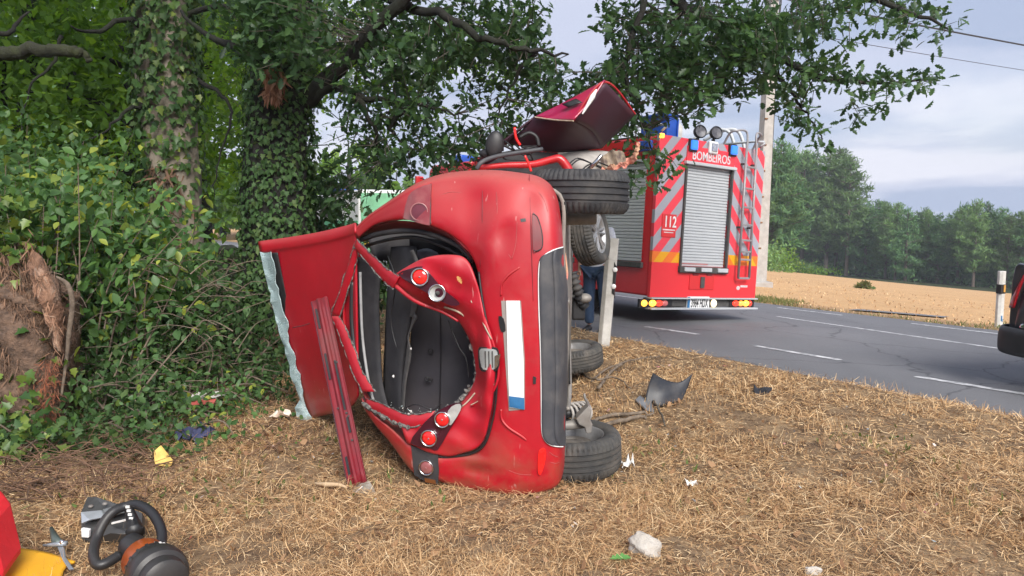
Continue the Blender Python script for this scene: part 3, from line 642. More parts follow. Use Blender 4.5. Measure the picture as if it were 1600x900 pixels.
seat = MB().patch(st, 5, 4).build('seat_back', M['seat'], car, smooth=True, solid=.02, label='dark grey moulded rear seat back')
for x, y in ((673,548),(700,556),(667,592),(672,593)):
    MB().lathe([(.010,0),(.016,.003),(.016,.006),(.010,.004)], frame(P(x, y, 4.655), (0,-1,0)), 14).build('seat_clip', M['blk'], seat, smooth=True)
MB().tube(cr([P(688, 478, 4.67), P(689, 540, 4.635), P(688, 600, 4.635), P(687, 645, 4.67)], 5), .003, 6).build('seat_seam', M['blk'], seat)
for k in range(5):
    x, y = 627+random.gauss(4, 7), random.choice((560, 610, 590, 640, 645)) + random.gauss(0, 8)
    c = C(x, y, .21); MB().ball(c, random.uniform(.003, .008), 1, .5, 1.4, 6, 4, lambda d: random.uniform(.6, 1.3)).build('debris_chip', M['paper'], car)
MB().patch([[P(x, y, 5.3) for x, y in ((640,372),(690,376),(735,400))], [P(x, y, 5.25) for x, y in ((640,420),(690,425),(750,430))], [P(x, y, 5.2) for x, y in ((640,480),(690,490),(760,500))]], 4, 4).build('dark_backing', M['blk2'], car, smooth=True, solid=.02)  # added dark sheet standing in for the cabin's darkness, closes the see-through
MB().patch([[P(x, y, 5.22) for x, y in ((650,392),(668,388),(684,395))], [P(x, y, 5.20) for x, y in ((655,408),(672,410),(690,412))]], 3, 3).build('glass_highlight', pm('highlight_pale', (.45,.52,.60), .15, vs=12, col2=(.25,.3,.36)), car, smooth=True, solid=.006)  # bluish highlight of the dark window, put into the colour of this patch
MB().patch([[P(x, y, 5.55) for x, y in ((572,362),(610,352),(660,352),(700,366))], [P(x, y, 5.5) for x, y in ((585,410),(615,404),(650,400),(700,410))]], 3, 4).build('blocking_panel', M['blk2'], car, smooth=True, solid=.02)  # added dark panel that hides the green van behind the hatch opening
sc_ = pm('scratch_glint', (.48,.16,.15), .6)  # pale scratches; the V-shaped pair paints the highlights along the dent
for pts in ([(770,352),(784,380),(799,404)], [(808,346),(806,380),(800,404)], [(688,305),(704,300),(722,301)], [(842,300),(850,312),(856,330)], [(858,706),(866,712),(872,714)], [(860,722),(868,724),(874,722)], [(776,300),(777,330),(775,352)], [(735,345),(738,372),(744,392)], [(795,735),(812,741),(830,742)], [(818,700),(819,716),(822,730)]):
    groove('scratch_glint', pts, .0008, sc_, -.003, n=4)
MB().patch([[C(x, y, .18) for x, y in ((640,392),(652,420),(660,450),(668,482))], [C(x, y, .18) for x, y in ((646,390),(658,418),(666,448),(675,480))]], 2, 6).build('seat_belt', M['felt'], car, smooth=True, solid=.003)
for pts in ([(606,400),(618,440),(611,500),(620,545)], [(700,500),(716,540),(728,560),(733,590)], [(628,640),(650,632),(676,640),(690,630)], [(720,505),(732,530),(736,552)]):
    MB().tube(cr([C(x, y, .17) for x, y in pts], 6), .004, 6).build('cable', M['blk'], car, smooth=True)
gc_ = 60; gx_ = rng.uniform(600, 735, gc_); gy_ = 652 - np.abs(gx_-660)*.25 - np.abs(rng.normal(0, 6, gc_)); gq = np.array([tuple(C(float(a), float(b), float(o))) for a, b, o in zip(gx_, gy_, rng.uniform(.02, .2, gc_))])
leaves('glass_crumbs', gq, rv(gc_, 1), rv(gc_, 1), rng.uniform(.003, .010, gc_), 'oval', leafmat('glass_crumbs', [(.5,.62,.6),(.3,.4,.4),(.65,.7,.68),(.25,.2,.15)], 0, .2, .6), car, 'stuff')
# floor, sides and underside of the shell
und = []
for y in np.linspace(4.3, 7.7, 12):
    x = .285 + .085*(y-4.2)
    und.append([Vector((x-.10, y, .08)), Vector((x-.01, y, .14)), Vector((x + .01*math.sin(y*5), y, .45)), Vector((x+.02, y, .86)), Vector((x + .01*math.cos(y*5), y, 1.25)), Vector((x-.01, y, 1.58)), Vector((x-.10, y, 1.66))])
MB().patch(und, 2, 4).build('underside', M['under'], car, smooth=True, solid=.02)
def side(z, th, name):
    poly = [(-.30,4.55),(-.42,4.75),(-.5,5.2),(-.52,6.4),(-.40,6.9),(-.34,7.6),(-.15,7.85),(.12,7.85),(.22,7.6)]
    for k in range(9): t = math.pi*(k/8); poly.append((.28 + .02 - .33*math.sin(t), 7.0 + .33*math.cos(t)))
    poly += [(.22,6.6),(.22,4.85)]
    for k in range(6): t = math.pi*(k/8); poly.append((.30 - .34*math.sin(t), 4.55 + .33*math.cos(t)))
    return MB().prism([(x + .085*(y-4.2) - .02, y, z) for x, y in poly], (0, 0, th)).build(name, M['red'], car, bevel=.012)
side(1.69, .035, 'side_panel'); side(.03, .035, 'side_panel')
MB().patch([[Vector((-.25+.09*3.6, 7.8, z)), Vector((.0+.3, 7.95, z)), Vector((.2+.3, 7.8, z))] for z in (.08, .3, .8, 1.3, 1.62)], 3, 4).build('front_bumper', M['red'], car, smooth=True, solid=.02)
MB().box((.05, 7.2, .85), (.5, .8, 1.2)).build('engine_block', M['steel'], car, bevel=.06)
# wheels lie with their axles upright
def wheel(c, axis, mt, spokes=True, R=.292, w=.205):
    Mx = frame(c, axis); e = bpy.data.objects.new('wheel', None); put(e, car, False); h = w/2
    prof = [(.190,-h*.80),(.200,-h*.92),(.232,-h*1.02),(.262,-h*1.0),(.280,-h*.86),(R-.004,-h*.72),(R,-h*.62)]
    for g in (-.44, -.15, .15, .44): prof += [(R,h*(g-.06)),(R-.009,h*(g-.05)),(R-.009,h*(g+.05)),(R,h*(g+.06))]
    prof += [(R,h*.62),(R-.004,h*.72),(.280,h*.86),(.262,h*1.0),(.232,h*1.02),(.200,h*.92),(.190,h*.80)]
    last = len(prof)
    def fn(i, k, r, hh):
        if k in (4, 5, last-6, last-5) and i % 3 == 0: r -= .012
        if k in (6, last-7) and i % 3 == 0: r -= .009
        return r, hh
    MB().lathe(prof, Mx, 168, fn=fn).build('tyre', mt, e, smooth=True, auto=40)
    MB().lathe([(.192,-h*.85),(.183,-h*.80),(.180,-h*.3),(.165,0),(.178,h*.5),(.186,h*.82),(.194,h*.85)], Mx, 48).build('rim', M['steel'] if not spokes else M['alloy'], e, smooth=True)
    mb = MB()
    if spokes:
        for k in range(7):
            a = 2*math.pi*k/7
            for da in (-.13, .13):
                p = [Mx @ Vector((r*math.cos(a+da*q), r*math.sin(a+da*q), hh)) for r, hh, q in ((.035,h*.62,2),(.10,h*.66,1),(.184,h*.72,1))]
                mb.tube(p, [.014,.011,.014], 6)
        mb.lathe([(.0005,h*.72),(.04,h*.70),(.055,h*.55),(.055,h*.3)], Mx, 20); mb.build('spokes', M['alloy'], e, smooth=True, auto=50)
    MB().lathe([(.0005,-.03),(.10,-.03),(.115,-.045),(.12,-.02),(.12,.02),(.0005,.02)], Mx, 32).build('brake_drum', M['steel'], e, smooth=True, auto=40)
    return e
wheel((.40,4.57,1.640), (.02,.0,1), M['rubber'], w=.245); wheel((.358,4.47,.118), (.03,.02,-1), M['rubberd'], w=.225)
wheel(P(921, 364, 6.85), (.93,-.42,.18), M['rubberd']); wheel(P(893, 557, 7.05), (.10,.06,-1), M['rubberd'], w=.2)
MB().tube([P(858,668,4.45), P(912,662,4.5)], .028, 14).build('axle_beam', M['steel'], car, smooth=True, auto=50)
MB().tube([P(868,343,4.7), P(930,342,4.75)], .035, 12).build('axle_beam', M['steel'], car, smooth=True, auto=50)
MB().prism([P(900,655,4.42),P(912,642,4.42),P(920,634,4.42),P(925,640,4.42),P(922,655,4.42),P(926,664,4.42),P(924,677,4.42),P(916,678,4.42),P(914,668,4.42),P(905,664,4.42)], (0,.10,0)).build('spring_bracket', M['steel'], car, bevel=.006)
MB().tube(cr([P(905,655,4.45),P(917,644,4.5),P(919,632,4.55),P(914,622,4.6),P(913,615,4.62)], 5), [.015,.012,.009,.007], 8).build('brake_hose', M['steel'], car, smooth=True)
ax0, ax1 = P(882,646,4.6), P(918,642,4.75); d = (ax1-ax0); u1 = d.orthogonal().normalized(); u2 = d.normalized().cross(u1)
MB().tube([ax0 + d*(k/80) + .058*(math.cos(k*.40)*u1 + math.sin(k*.40)*u2) for k in range(81)], .0085, 8).build('coil_spring', M['cream'], car, smooth=True)
MB().tube([ax0, ax1], .03, 10).build('damper', M['blk'], car, smooth=True)
MB().tube(cr([P(887,470,4.4), P(889,540,4.9), P(890,610,4.7), P(887,640,4.5)], 6), .014, 8).build('exhaust_pipe', M['steel'], car, smooth=True)
MB().tube(cr([P(882,395,4.5), P(884,410,4.5), P(886,430,4.5), P(882,440,4.5), P(879,420,4.5)], 4), .008, 7).build('exhaust_hanger', M['tan'], car, smooth=True)
MB().tube(cr([P(884,440,4.55), P(886,500,4.6), P(889,560,4.7), P(890,600,4.7)], 4), .006, 7).build('brake_line', M['blk'], car, smooth=True)
bt = [P(895,425,6.7), P(900,445,6.7), P(906,465,6.75), P(913,478,6.8)]
MB().tube(cr(bt, 9), [.04 + .012*math.sin(k*1.9) for k in range(28)], 12).build('steering_boot', M['rubber'], car, smooth=True)
MB().ball(P(914,466,6.75), .055, 1.1, 1, .8, 12, 8).build('steering_knuckle', M['steel'], car, smooth=True)
MB().box(P(903,482,6.85), (.12,.14,.2)).build('engine_mount', M['blk'], car, bevel=.02)
# the roof, cut free and folded back; broken windscreen along its front edge
def RY(f): return 4.66 + .95*f
rr = []
for f, xt, yt, xb, yb in ((0,556,349,560,618),(.12,543,353,552,632),(.3,515,360,540,640),(.5,486,366,524,645),(.75,448,372,502,650),(1,404,378,484,655)):
    row = []
    for g in (0, .018, .05, .085, .25, .45, .65, .85, 1):
        x = xt + (xb-xt)*(g**1.12); y = yt + (yb-yt)*g
        ledge = {0:.06, .018:.015, .05:0.0, .085:.018}.get(g, .018)
        row.append(P(x + (12*(1-g)*f if False else 0), y, RY(f) + ledge - .03*math.sin(math.pi*g)*math.sin(math.pi*f)))
    rr.append(row)
roof = MB().patch(rr, 5, 4).build('roof', M['red2'], car, smooth=True, solid=.012, label='red roof panel cut free and folded back')
def RE(g, dx, dy=0, off=-.0):
    xt, yt, xb, yb = 404, 378, 484, 655; return P(xt + (xb-xt)*(g**1.12) + dx, yt + (yb-yt)*g + dy, RY(1) + .018 + off)
gs = [.06, .14, .25, .4, .55, .7, .85, .99]
bw = [18, 17, 16, 15, 15, 15, 15, 14]
MB().patch([[RE(g, 27 - 14*g, 0, -.0056*(27-14*g) - .03) for g in gs], [RE(g, 14 - 4*g, 0, -.0056*(14-4*g) - .028) for g in gs], [RE(g, 1, 0, -.02) for g in gs]], 3, 4).build('windscreen_edge', M['blk'], roof, smooth=True, solid=.006)
m, t, b, o = mk('crazed_glass'); co = t.nodes.new('ShaderNodeTexCoord'); v = t.nodes.new('ShaderNodeTexVoronoi'); v.feature = 'DISTANCE_TO_EDGE'; v.inputs['Scale'].default_value = 70; t.links.new(co.outputs['Object'], v.inputs['Vector'])
mp = nd(t, 'ShaderNodeMapRange'); mp.inputs[1].default_value = 0; mp.inputs[2].default_value = .12; t.links.new(v.outputs['Distance'], mp.inputs[0])
f, _ = noise_fac(t, 9, 5, .4, .6); cc = mixc(t, mp.outputs[0], (.62,.72,.72), (.20,.30,.31)); cc = mixc(t, f, cc, (.36,.47,.48)); t.links.new(cc, b.inputs['Base Color']); b.inputs['Roughness'].default_value = .3
bp = nd(t, 'ShaderNodeBump', Strength=.8, Distance=.01); t.links.new(v.outputs['Distance'], bp.inputs['Height']); t.links.new(bp.outputs[0], b.inputs['Normal']); M['craze'] = m
rows = []
for k, g in enumerate(np.linspace(.055, 1.05, 34)):
    wv = random.uniform(-3, 3); w = 17 if g < .35 else (15 if g < .55 else 12 if g < .8 else 13); out = 4 + w*(.35 if g < .3 else .30) + wv
    if g > .88: out = -2 + wv*.5; 
    wv = random.uniform(-2.5, 2.5); ga = min(g, 1.045); w0 = (16 if g < .2 else 11 if g < .5 else 6 if g < .85 else 2) + wv; w1 = (1 if g < .3 else 4 if g < .7 else 7 if g < .9 else 18) + wv*.6
    rows.append([RE(ga, w0, 0, -.0056*w0 - .06), RE(ga, (w0-w1)/2, 2, -.075 + random.uniform(-.008, .008)), RE(ga, -w1, random.uniform(-3, 3), -.045 + random.uniform(-.012, .012))])
MB().patch(rows, 1, 4).build('windscreen_remnant', M['craze'], roof, solid=.005)
groove('roof_scratch', [(457,512),(472,509),(488,504)], .003, M['blk'], parent=roof, fn=lambda x, y, o: P(x, y, RY(.68)-.045))
# bonnet bent upward, mirror, cables, airbag at the top of the wreck
BY = 6.35
pan = {'a':(945,128,BY-.25),'b':(992,178,BY+.1),'c':(940,231,BY+.25),'d':(862,237,BY+.2),'e':(790,222,BY+.15),'f':(835,183,BY-.05),'g':(896,188,BY-.32)}
q = {k: P(*v) for k, v in pan.items()}
bon = MB().patch([[q['f'], P(870,186,BY-.16), q['g']], [P(812,205,BY+.05), P(872,205,BY-.1), P(920,165,BY-.2)], [q['e'], P(870,225,BY+.1), P(958,170,BY-.05)], [P(826,234,BY+.2), q['d'], P(965,205,BY+.1)], [P(850,238,BY+.25), q['c'], q['b']]], 4, 5)
bon = MB()
bon.patch([[q['g'], q['a']], [P(925,205,BY-.05), P(970,154,BY-.08)], [q['c'], q['b']]], 4, 6)
bon.patch([[q['f'], P(866,187,BY-.18), q['g']], [P(812,206,BY+.05), P(868,210,BY-.05), P(925,205,BY-.05)], [q['e'], q['d'], q['c']]], 5, 5)
bon.patch([[P(745,252,BY+.1), q['f']], [P(765,262,BY+.2), q['e']]], 4, 6)
bonnet = bon.build('bonnet', M['maroon'], car, smooth=True, solid=.014, auto=40, label='dark maroon underside of the buckled bonnet')
MB().patch([[q['a'] + Vector((0,-.02,.01)), P(890,156,BY-.15), P(835,183,BY-.07)], [P(922,160,BY-.31), P(884,172,BY-.22), P(850,184,BY-.10)], [q['g'] + Vector((0,-.03,0)), P(868,187,BY-.21), P(838,184.5,BY-.09)]], 5, 6).build('bonnet_skin', pm('bonnet_red', (.36,.012,.045), .3, col2=(.28,.01,.07), vs=3, coat=.4), bonnet, smooth=True, solid=.012)
MB().patch([[P(878,163,BY-.25), P(900,154,BY-.28)], [P(888,168,BY-.28), P(910,160,BY-.31)]], 3, 3).build('badge_recess', M['blk'], bonnet, smooth=True, solid=.006)
MB().tube(cr([P(932,140,BY-.30), P(922,158,BY-.34), P(910,178,BY-.36)], 6), [.006,.02,.012,.006], 6).build('peeled_paint', M['paper'], bonnet)
MB().tube(cr([P(836,183,BY-.1), P(868,187.5,BY-.22), P(896,189,BY-.35)], 6), .006, 6).build('bonnet_edge', M['foil'], bonnet)
MB().tube(cr([q['g'], q['a'], q['b']], 8), .010, 6).build('bonnet_edge', M['red'], bonnet)
lv = rng.normal(0, 1, (14, 3))
MB().ball(P(773,226,6.0), .085, .85, .45, 1.25, 18, 12, lambda d: 1 + .12*d.x*d.z).build('door_mirror', M['blk'], car, smooth=True, label='black door mirror housing')
MB().ball(P(765,240,6.05), .07, 1.2, .5, .6, 14, 10).build('mirror_foot', M['blk'], car, smooth=True)
MB().tube(cr([P(745,264,5.9), P(752,254,5.9), P(770,246,5.95), P(800,240,5.95), P(848,233,6.0)], 6), .018, 8).build('window_seal', M['grey_pl'], car, smooth=True)
MB().tube(cr([P(748,262,6.0), P(790,258,6.0), P(830,257,6.0), P(860,250,6.0), P(874,248,6.0), P(884,258,6.0), P(892,272,6.0)], 5), [.02,.025,.03,.035,.035], 8).build('roll_frame', pm('frame_red', (.55,.02,.025), .35, coat=.4), car, smooth=True)
MB().tube(cr([P(804,199,6.0), P(806,215,6.0), P(813,227,6.0)], 4), .012, 6).build('red_strap', M['lens'], car, smooth=True)
MB().tube(cr([P(820,243,5.9), P(826,256,5.9), P(830,268,5.9)], 4), .010, 6).build('red_strap', M['lens'], car, smooth=True)
for k in range(7):
    a = P(760+random.uniform(0,90), 235+random.uniform(-8,20), 6.1); b = P(780+random.uniform(0,90), 225+random.uniform(0,35), 6.2); c = P(800+random.uniform(-30,50), 215+random.uniform(0,40), 6.15)
    MB().tube(cr([a, c, b], 6), .007, 6).build('cable', M['blk'], car, smooth=True)
MB().tube(cr([P(812,215,6.1), P(826,208,6.1), P(838,214,6.1), P(842,228,6.1)], 6), .016, 8).build('cable', M['blk'], car, smooth=True)
MB().patch([[P(752,262,6.3), P(800,240,6.5), P(870,240,6.5)], [P(752,280,6.3), P(800,275,6.4), P(900,275,6.4)]], 4, 5).build('door_inner', M['blk2'], car, smooth=True, solid=.03)
MB().patch([[P(868,240,6.65), P(900,236,6.6), P(935,236,6.6), P(960,238,6.7)], [P(872,254,6.5), P(905,252,6.35), P(930,252,6.4), P(955,252,6.6)], [P(888,272,6.5), P(905,272,6.35), P(935,272,6.4), P(950,272,6.6)]], 4, 4).build('airbag', M['cream'], car, smooth=True, solid=.01)
MB().patch([[P(938,250,6.3), P(946,240,6.3), P(957,235,6.3), P(975,237,6.35)], [P(940,262,6.28), P(950,256,6.3), P(958,248,6.3), P(978,246,6.35)], [P(942,272,6.28), P(952,270,6.28), P(962,262,6.3), P(980,252,6.35)]], 4, 4, lambda p: p + Vector((0, .02*math.sin(55*p.x+20*p.z), .008*math.sin(80*p.x)))).build('wing_liner', pm('wing_liner', (.34,.27,.19), .7, vs=14, col2=(.10,.07,.06)), car, solid=.008)
MB().patch([[P(925,269,6.1), P(945,262,6.08), P(962,256,6.05), P(978,250,6.05), P(988,243,6.0), P(992,232,6.0), P(994,222,6.0)], [P(928,273,6.1), P(948,270,6.1), P(966,264,6.05), P(982,259,6.05), P(992,250,6.0), P(998,238,6.0), P(998,225,6.0)]], 3, 6, lambda p: p + Vector((random.gauss(0,.004), .03*math.sin(70*p.x)+random.gauss(0,.006), .008*math.sin(95*p.x+3)+random.gauss(0,.005)))).build('torn_wing', M['tan'], car, solid=.006)
MB().tube(cr([P(915,268,6.15), P(930,255,6.1), P(940,242,6.1)], 5), [.012,.02,.014], 8).build('damper', M['chrome'], car, smooth=True)
for k in range(5):
    a = P(880+random.uniform(0,50), 262+random.uniform(-6,8), 6.1); MB().tube(cr([a, a+Vector((.08,.05,.06)), a+Vector((.18,0,.02))], 5), .006, 6).build('cable', M['blk'], car, smooth=True)

# ------------------------------------------------------------------ strip cut from the tailgate, leaning beside the car
e = root('cut_pillar_strip', H(560, 768), 'cut red body strip with slots leaning upright beside the torn tailgate', 'car part')
T0, T1 = P(498, 467, 4.62), H(561, 762) + Vector((0, 0, .0)); ax = (T1-T0).normalized()
R0, R1 = P(512, 464, 4.60), H(574, 752)
wv = (R0-T0); wv = (P(511,464,4.62)-P(487,472,4.62)); dp = ax.cross(wv).normalized()*.03
def SP_(f, g, o=0):                                                  # along, across, proud
    c = P(487,472,4.62).lerp(P(546,768,4.13), f) ; w = (P(511,464,4.62)-P(487,472,4.62)).lerp(P(573,753,4.13)-P(546,768,4.13), f)
    return c + w*g + dp*o
fr = [i/14 for i in range(15)]
prof = [(0,-.3),(0,.2),(.08,.45),(.14,.2),(.30,.2),(.38,.5),(.46,.75),(.56,.75),(.62,.3),(.78,.3),(.84,.5),(.97,.5),(1,.2),(1,-.3)]
MB().grid([[SP_(f, g, o) for g, o in prof] for f in fr]).build('strip', M['redin'], e, solid=.003, smooth=True, auto=30)
MB().tube([SP_(f, .0, .25) for f in fr], .003, 6).build('strip_edge', M['maroon'], e); MB().tube([SP_(f, 1.0, .25) for f in fr], .003, 6).build('strip_edge', M['redin'], e)
for f0, f1, g in ((.05,.16,.16),(.30,.44,.16),(.36,.62,.64),(.66,.74,.66),(.84,.93,.16)):
    MB().prism([SP_(f0,g,.25),SP_(f0,g+.12,.25),SP_(f1,g+.12,.25),SP_(f1,g,.25)], dp*.25).build('slot', M['blk'], e)
for f, g in ((.36,.72),(.37,.8),(.64,.75),(.66,.82),(.60,.35),(.78,.75)):
    MB().ball(SP_(f, g, .6), .006, 1.2, .8, 1, 8, 6).build('clip', M['felt'], e)
g0 = H(556, 790); gl = pm('plastic_shard', (.42,.38,.33), .15, vs=12, col2=(.3,.27,.22), alpha=.6)
MB().prism([P(553,762,4.1), P(575,756,4.1), P(594,790,3.95), P(570,798,3.93), P(545,783,4.0)], (.004,.02,.01)).build('shard', gl, e)
MB().tube([P(550,792,3.93), P(588,779,3.95)], .003, 5).build('shard_edge', M['white'], e); MB().tube([P(543,781,3.98), P(566,760,4.08)], .003, 5).build('shard_edge', M['white'], e)

lf = C(722, 444, -.05); leaves('fallen_leaf', [lf], [(-.5, -.3, .9)], [(.3, -1, .2)], [.05], 'oak', leafmat('yellow_leaf', [(.45,.25,.09),(.5,.3,.1)], .2), label='small yellow dead leaf caught on the torn tailgate', cat='leaf')
# ------------------------------------------------------------------ fire engine on the road
A = P(1013, 465, 11.8); hN, hS = ns(A.x, A.y)
tz = zroad(hN) ; LEAN = math.radians(3.6)
Rz = Matrix.Rotation(PHI, 4, 'Z'); Rl = Matrix.Rotation(LEAN, 4, 'Y')
TM_ = Matrix.Translation(Vector((A.x, A.y, tz))) @ Rz @ Rl
truck = root('fire_engine', None, 'red fire engine with striped rear, roller shutter and roof ladder', 'fire engine', mat=TM_)
TI = TM_.inverted(); hv = Vector((-SN, CN, 0)); rvv = TM_.to_3x3() @ Vector((1, 0, 0))
def TR(px, py, y=0.0):                                               # pixel to truck coordinates on the plane y = const
    d = ray(px, py); o = Vector((0, 0, EYE)); p0 = Vector((A.x, A.y, tz)) + hv*y
    t = (p0 - o).dot(hv)/d.dot(hv); q = TI @ (o + d*t); return q.x, q.z
def TS(px, py):                                                      # pixel to the side plane x = 0
    d = ray(px, py); o = Vector((0, 0, EYE)); p0 = Vector((A.x, A.y, tz))
    t = (p0 - o).dot(rvv)/d.dot(rvv); q = TI @ (o + d*t); return q.y, q.z
zb = TR(1013, 464)[1]; ztop = TR(1022, 211)[1]; x1 = TR(1180, 457)[0]; zt_r = TR(1187, 232)[1]
x0t = TR(1022, 211)[0]; x1t = TR(1187, 232)[0]
print('truck', zb, ztop, zt_r, x1, x0t, x1t)
ZT = (ztop+zt_r)/2; TW = x1; XC = TW/2
def TB(c, s): return MB().box(c, s)
M['tred'] = pm('truck_red', (.62,.022,.028), .35, col2=(.55,.018,.025), vs=1.5, coat=.3)
M['alu'] = pm('brushed_aluminium', (.50,.52,.54), .5, .15, col2=(.45,.47,.49), vs=3, stretch=(1,1,8))
def stripe():
    m, t, b, o = mk('chevron_stripes'); co = t.nodes.new('ShaderNodeTexCoord'); s = t.nodes.new('ShaderNodeSeparateXYZ'); t.links.new(co.outputs['Object'], s.inputs[0])
    a = nd(t, 'ShaderNodeMath', operation='SUBTRACT'); t.links.new(s.outputs[0], a.inputs[0]); a.inputs[1].default_value = XC
    ab = nd(t, 'ShaderNodeMath', operation='ABSOLUTE'); t.links.new(a.outputs[0], ab.inputs[0])
    k = nd(t, 'ShaderNodeMath', operation='MULTIPLY_ADD'); k.inputs[1].default_value = 1.12; t.links.new(ab.outputs[0], k.inputs[0]); t.links.new(s.outputs[2], k.inputs[2])
    md = nd(t, 'ShaderNodeMath', operation='MODULO'); md.inputs[1].default_value = .42; t.links.new(k.outputs[0], md.inputs[0])
    g = nd(t, 'ShaderNodeMath', operation='GREATER_THAN'); g.inputs[1].default_value = .21; t.links.new(md.outputs[0], g.inputs[0])
    c = mixc(t, g.outputs[0], (.30,.31,.35), (.72,.05,.075))
    lo = nd(t, 'ShaderNodeMath', operation='LESS_THAN'); t.links.new(s.outputs[2], lo.inputs[0]); lo.inputs[1].default_value = YB1
    cy = mixc(t, g.outputs[0], (.72,.33,.01), (.75,.16,.02)); c = mixc(t, lo.outputs[0], c, cy)
    l2 = nd(t, 'ShaderNodeMath', operation='LESS_THAN'); t.links.new(s.outputs[2], l2.inputs[0]); l2.inputs[1].default_value = YB0
    c = mixc(t, l2.outputs[0], c, (.72,.03,.04)); t.links.new(c, b.inputs['Base Color']); b.inputs['Roughness'].default_value = .4
    return m
YB1, YB0 = TR(1016, 392)[1], TR(1016, 409)[1]
M['chev'] = stripe()
sx0, sz1 = TR(1072, 256); sx1 = TR(1144, 262)[0]; sz0 = TR(1065, 416)[1]; print('shutter', sx0, sx1, sz0, sz1)
# rear wall built round the shutter opening
rw = MB()
for (a, b, c, d) in ((0, sx0, zb, ZT), (sx1, TW, zb, ZT), (sx0, sx1, sz1, ZT), (sx0, sx1, zb, sz0)): rw.box(((a+b)/2, .03, (c+d)/2), (b-a, .06, d-c))
rw.build('rear_wall', M['chev'], truck, local=True, label='rear wall with red and grey chevron stripes')
sh = MB(); nsl = 34
for k in range(nsl):
    z = sz0 + (sz1-sz0)*(k+.5)/nsl; h = (sz1-sz0)/nsl
    sh.add([Vector((x, y, zz)) for x in (sx0+.02, sx1-.02) for y, zz in ((.050, z-h/2), (.032, z-h*.3), (.032, z+h*.3), (.050, z+h/2))], [(0,1,5,4),(1,2,6,5),(2,3,7,6)])
sh.build('roller_shutter', M['alu'], truck, local=True)
for x in (sx0, sx1): TB((x, -.012, (sz0+sz1)/2), (.035, .05, sz1-sz0)).build('shutter_rail', M['felt'], truck, local=True, bevel=.006)
TB((XC*0+(sx0+sx1)/2, -.03, sz1+.02), (sx1-sx0+.10, .08, .05)).build('shutter_hood', M['alu'], truck, local=True, bevel=.01)
hb = TB(((sx0+sx1)/2, -.02, sz0-.05), (sx1-sx0+.06, .07, .10)).build('shutter_handle_bar', M['felt'], truck, local=True, bevel=.01)
for k in range(3): TB((sx0+.17+k*(sx1-sx0-.30)/2, -.065, sz0-.045), (.24, .03, .065)).build('grip_plate', M['alu'], hb, local=True, bevel=.008)
# body box and sides
L_ = 5.6
TB((TW/2, L_/2+.07, (zb+ZT)/2), (TW-.02, L_, ZT-zb-.02)).build('body', M['tred'], truck, local=True, bevel=.03)
for k in range(3):
    y0 = .22 + k*1.75; z0 = TS(1000, 409)[1] if k == 0 else TS(1000, 409)[1]; z1 = ZT - .42; s2 = MB(); n2 = 30
    for i in range(n2):
        z = z0 + (z1-z0)*(i+.5)/n2; h = (z1-z0)/n2
        s2.add([Vector((x, y, zz)) for y in (y0, y0+1.55) for x, zz in ((-.004, z-h/2), (-.02, z-h*.3), (-.02, z+h*.3), (-.004, z+h/2))], [(0,1,5,4),(1,2,6,5),(2,3,7,6)])
    s2.build('side_shutter', M['alu'], truck, local=True)
    TB((-.02, y0+.775, z0-.05), (.06, 1.6, .09)).build('shutter_handle_bar', M['felt'], truck, local=True, bevel=.01)
    TB((-.02, y0+.775, z1+.03), (.07, 1.6, .04)).build('shutter_hood', M['alu'], truck, local=True)
TB((TW/2, L_/2+.1, ZT+.005), (TW-.06, L_, .03)).build('roof_edge', M['felt'], truck, local=True, bevel=.015)
for x in (.08, TW-.08): MB().tube(cr([(x, .05, ZT+.06), (x, .2, ZT+.17), (x, 3, ZT+.17), (x, 5.4, ZT+.17)], 4), .02, 8).build('roof_rail', M['alu'], truck, local=True, smooth=True)
# bumper and lights
bz0, bz1 = TR(1016, 482)[1], zb - .015
TB((TW/2, .10, (bz0+bz1)/2+.01), (TW-.06, .16, bz1-bz0-.03)).build('bumper', M['felt'], truck, local=True, bevel=.01)
TB((TW/2, .0, bz1+.0), (TW+.02, .12, .02)).build('bumper_trim', M['alu'], truck, local=True); TB((TW/2, .0, bz0), (TW+.02, .14, .025)).build('bumper_trim', M['alu'], truck, local=True)
am = pm('lit_amber', (.9,.3,.02), .25, emit=(1,.42,.04), es=1.6); rl_ = pm('lit_red', (.8,.03,.02), .2, emit=(1,.06,.03), es=.5); clr = pm('lit_white', (.8,.75,.6), .2, emit=(1,.8,.45), es=.8)
zc = (bz0+bz1)/2
def tlamp(px, w, mat, name, dome=True, h=None):
    x = TR(px, 470)[0]; h = h or (bz1-bz0)*.62
    MB().ball((x, .01, zc), 1, w/2, .045, h/2, 14, 10).build(name, mat, lampset, local=True, smooth=True)
lampset = TB((TR(1026,470)[0]+.0, .03, zc), (.70, .05, (bz1-bz0)*.8)).build('lamp_cluster', M['blk'], truck, local=True, bevel=.01)
tlamp(1007, .12, am, 'indicator'); tlamp(1020, .15, am, 'indicator'); tlamp(1030, .17, rl_, 'tail_lamp'); tlamp(1039, .14, pm('pink_lens', (.7,.2,.2), .2), 'reversing_lamp')
lampset = TB((TR(1160,470)[0]+.0, .03, zc), (.62, .05, (bz1-bz0)*.8)).build('lamp_cluster', M['blk'], truck, local=True, bevel=.01)
tlamp(1150, .17, rl_, 'tail_lamp'); tlamp(1158, .13, pm('orange_lens', (.8,.2,.06), .2, emit=(1,.3,.05), es=.7), 'tail_lamp'); tlamp(1166, .15, am, 'indicator'); tlamp(1172, .08, rl_, 'tail_lamp')
lampset = truck; tlamp(1116, .12, clr, 'number_plate_lamp', h=.13)
px0, px1 = TR(1073, 470)[0], TR(1107, 470)[0]
npl = TB(((px0+px1)/2, -.005, zc+.01), (px1-px0, .03, .20)).build('number_plate', M['white'], truck, local=True, bevel=.006)
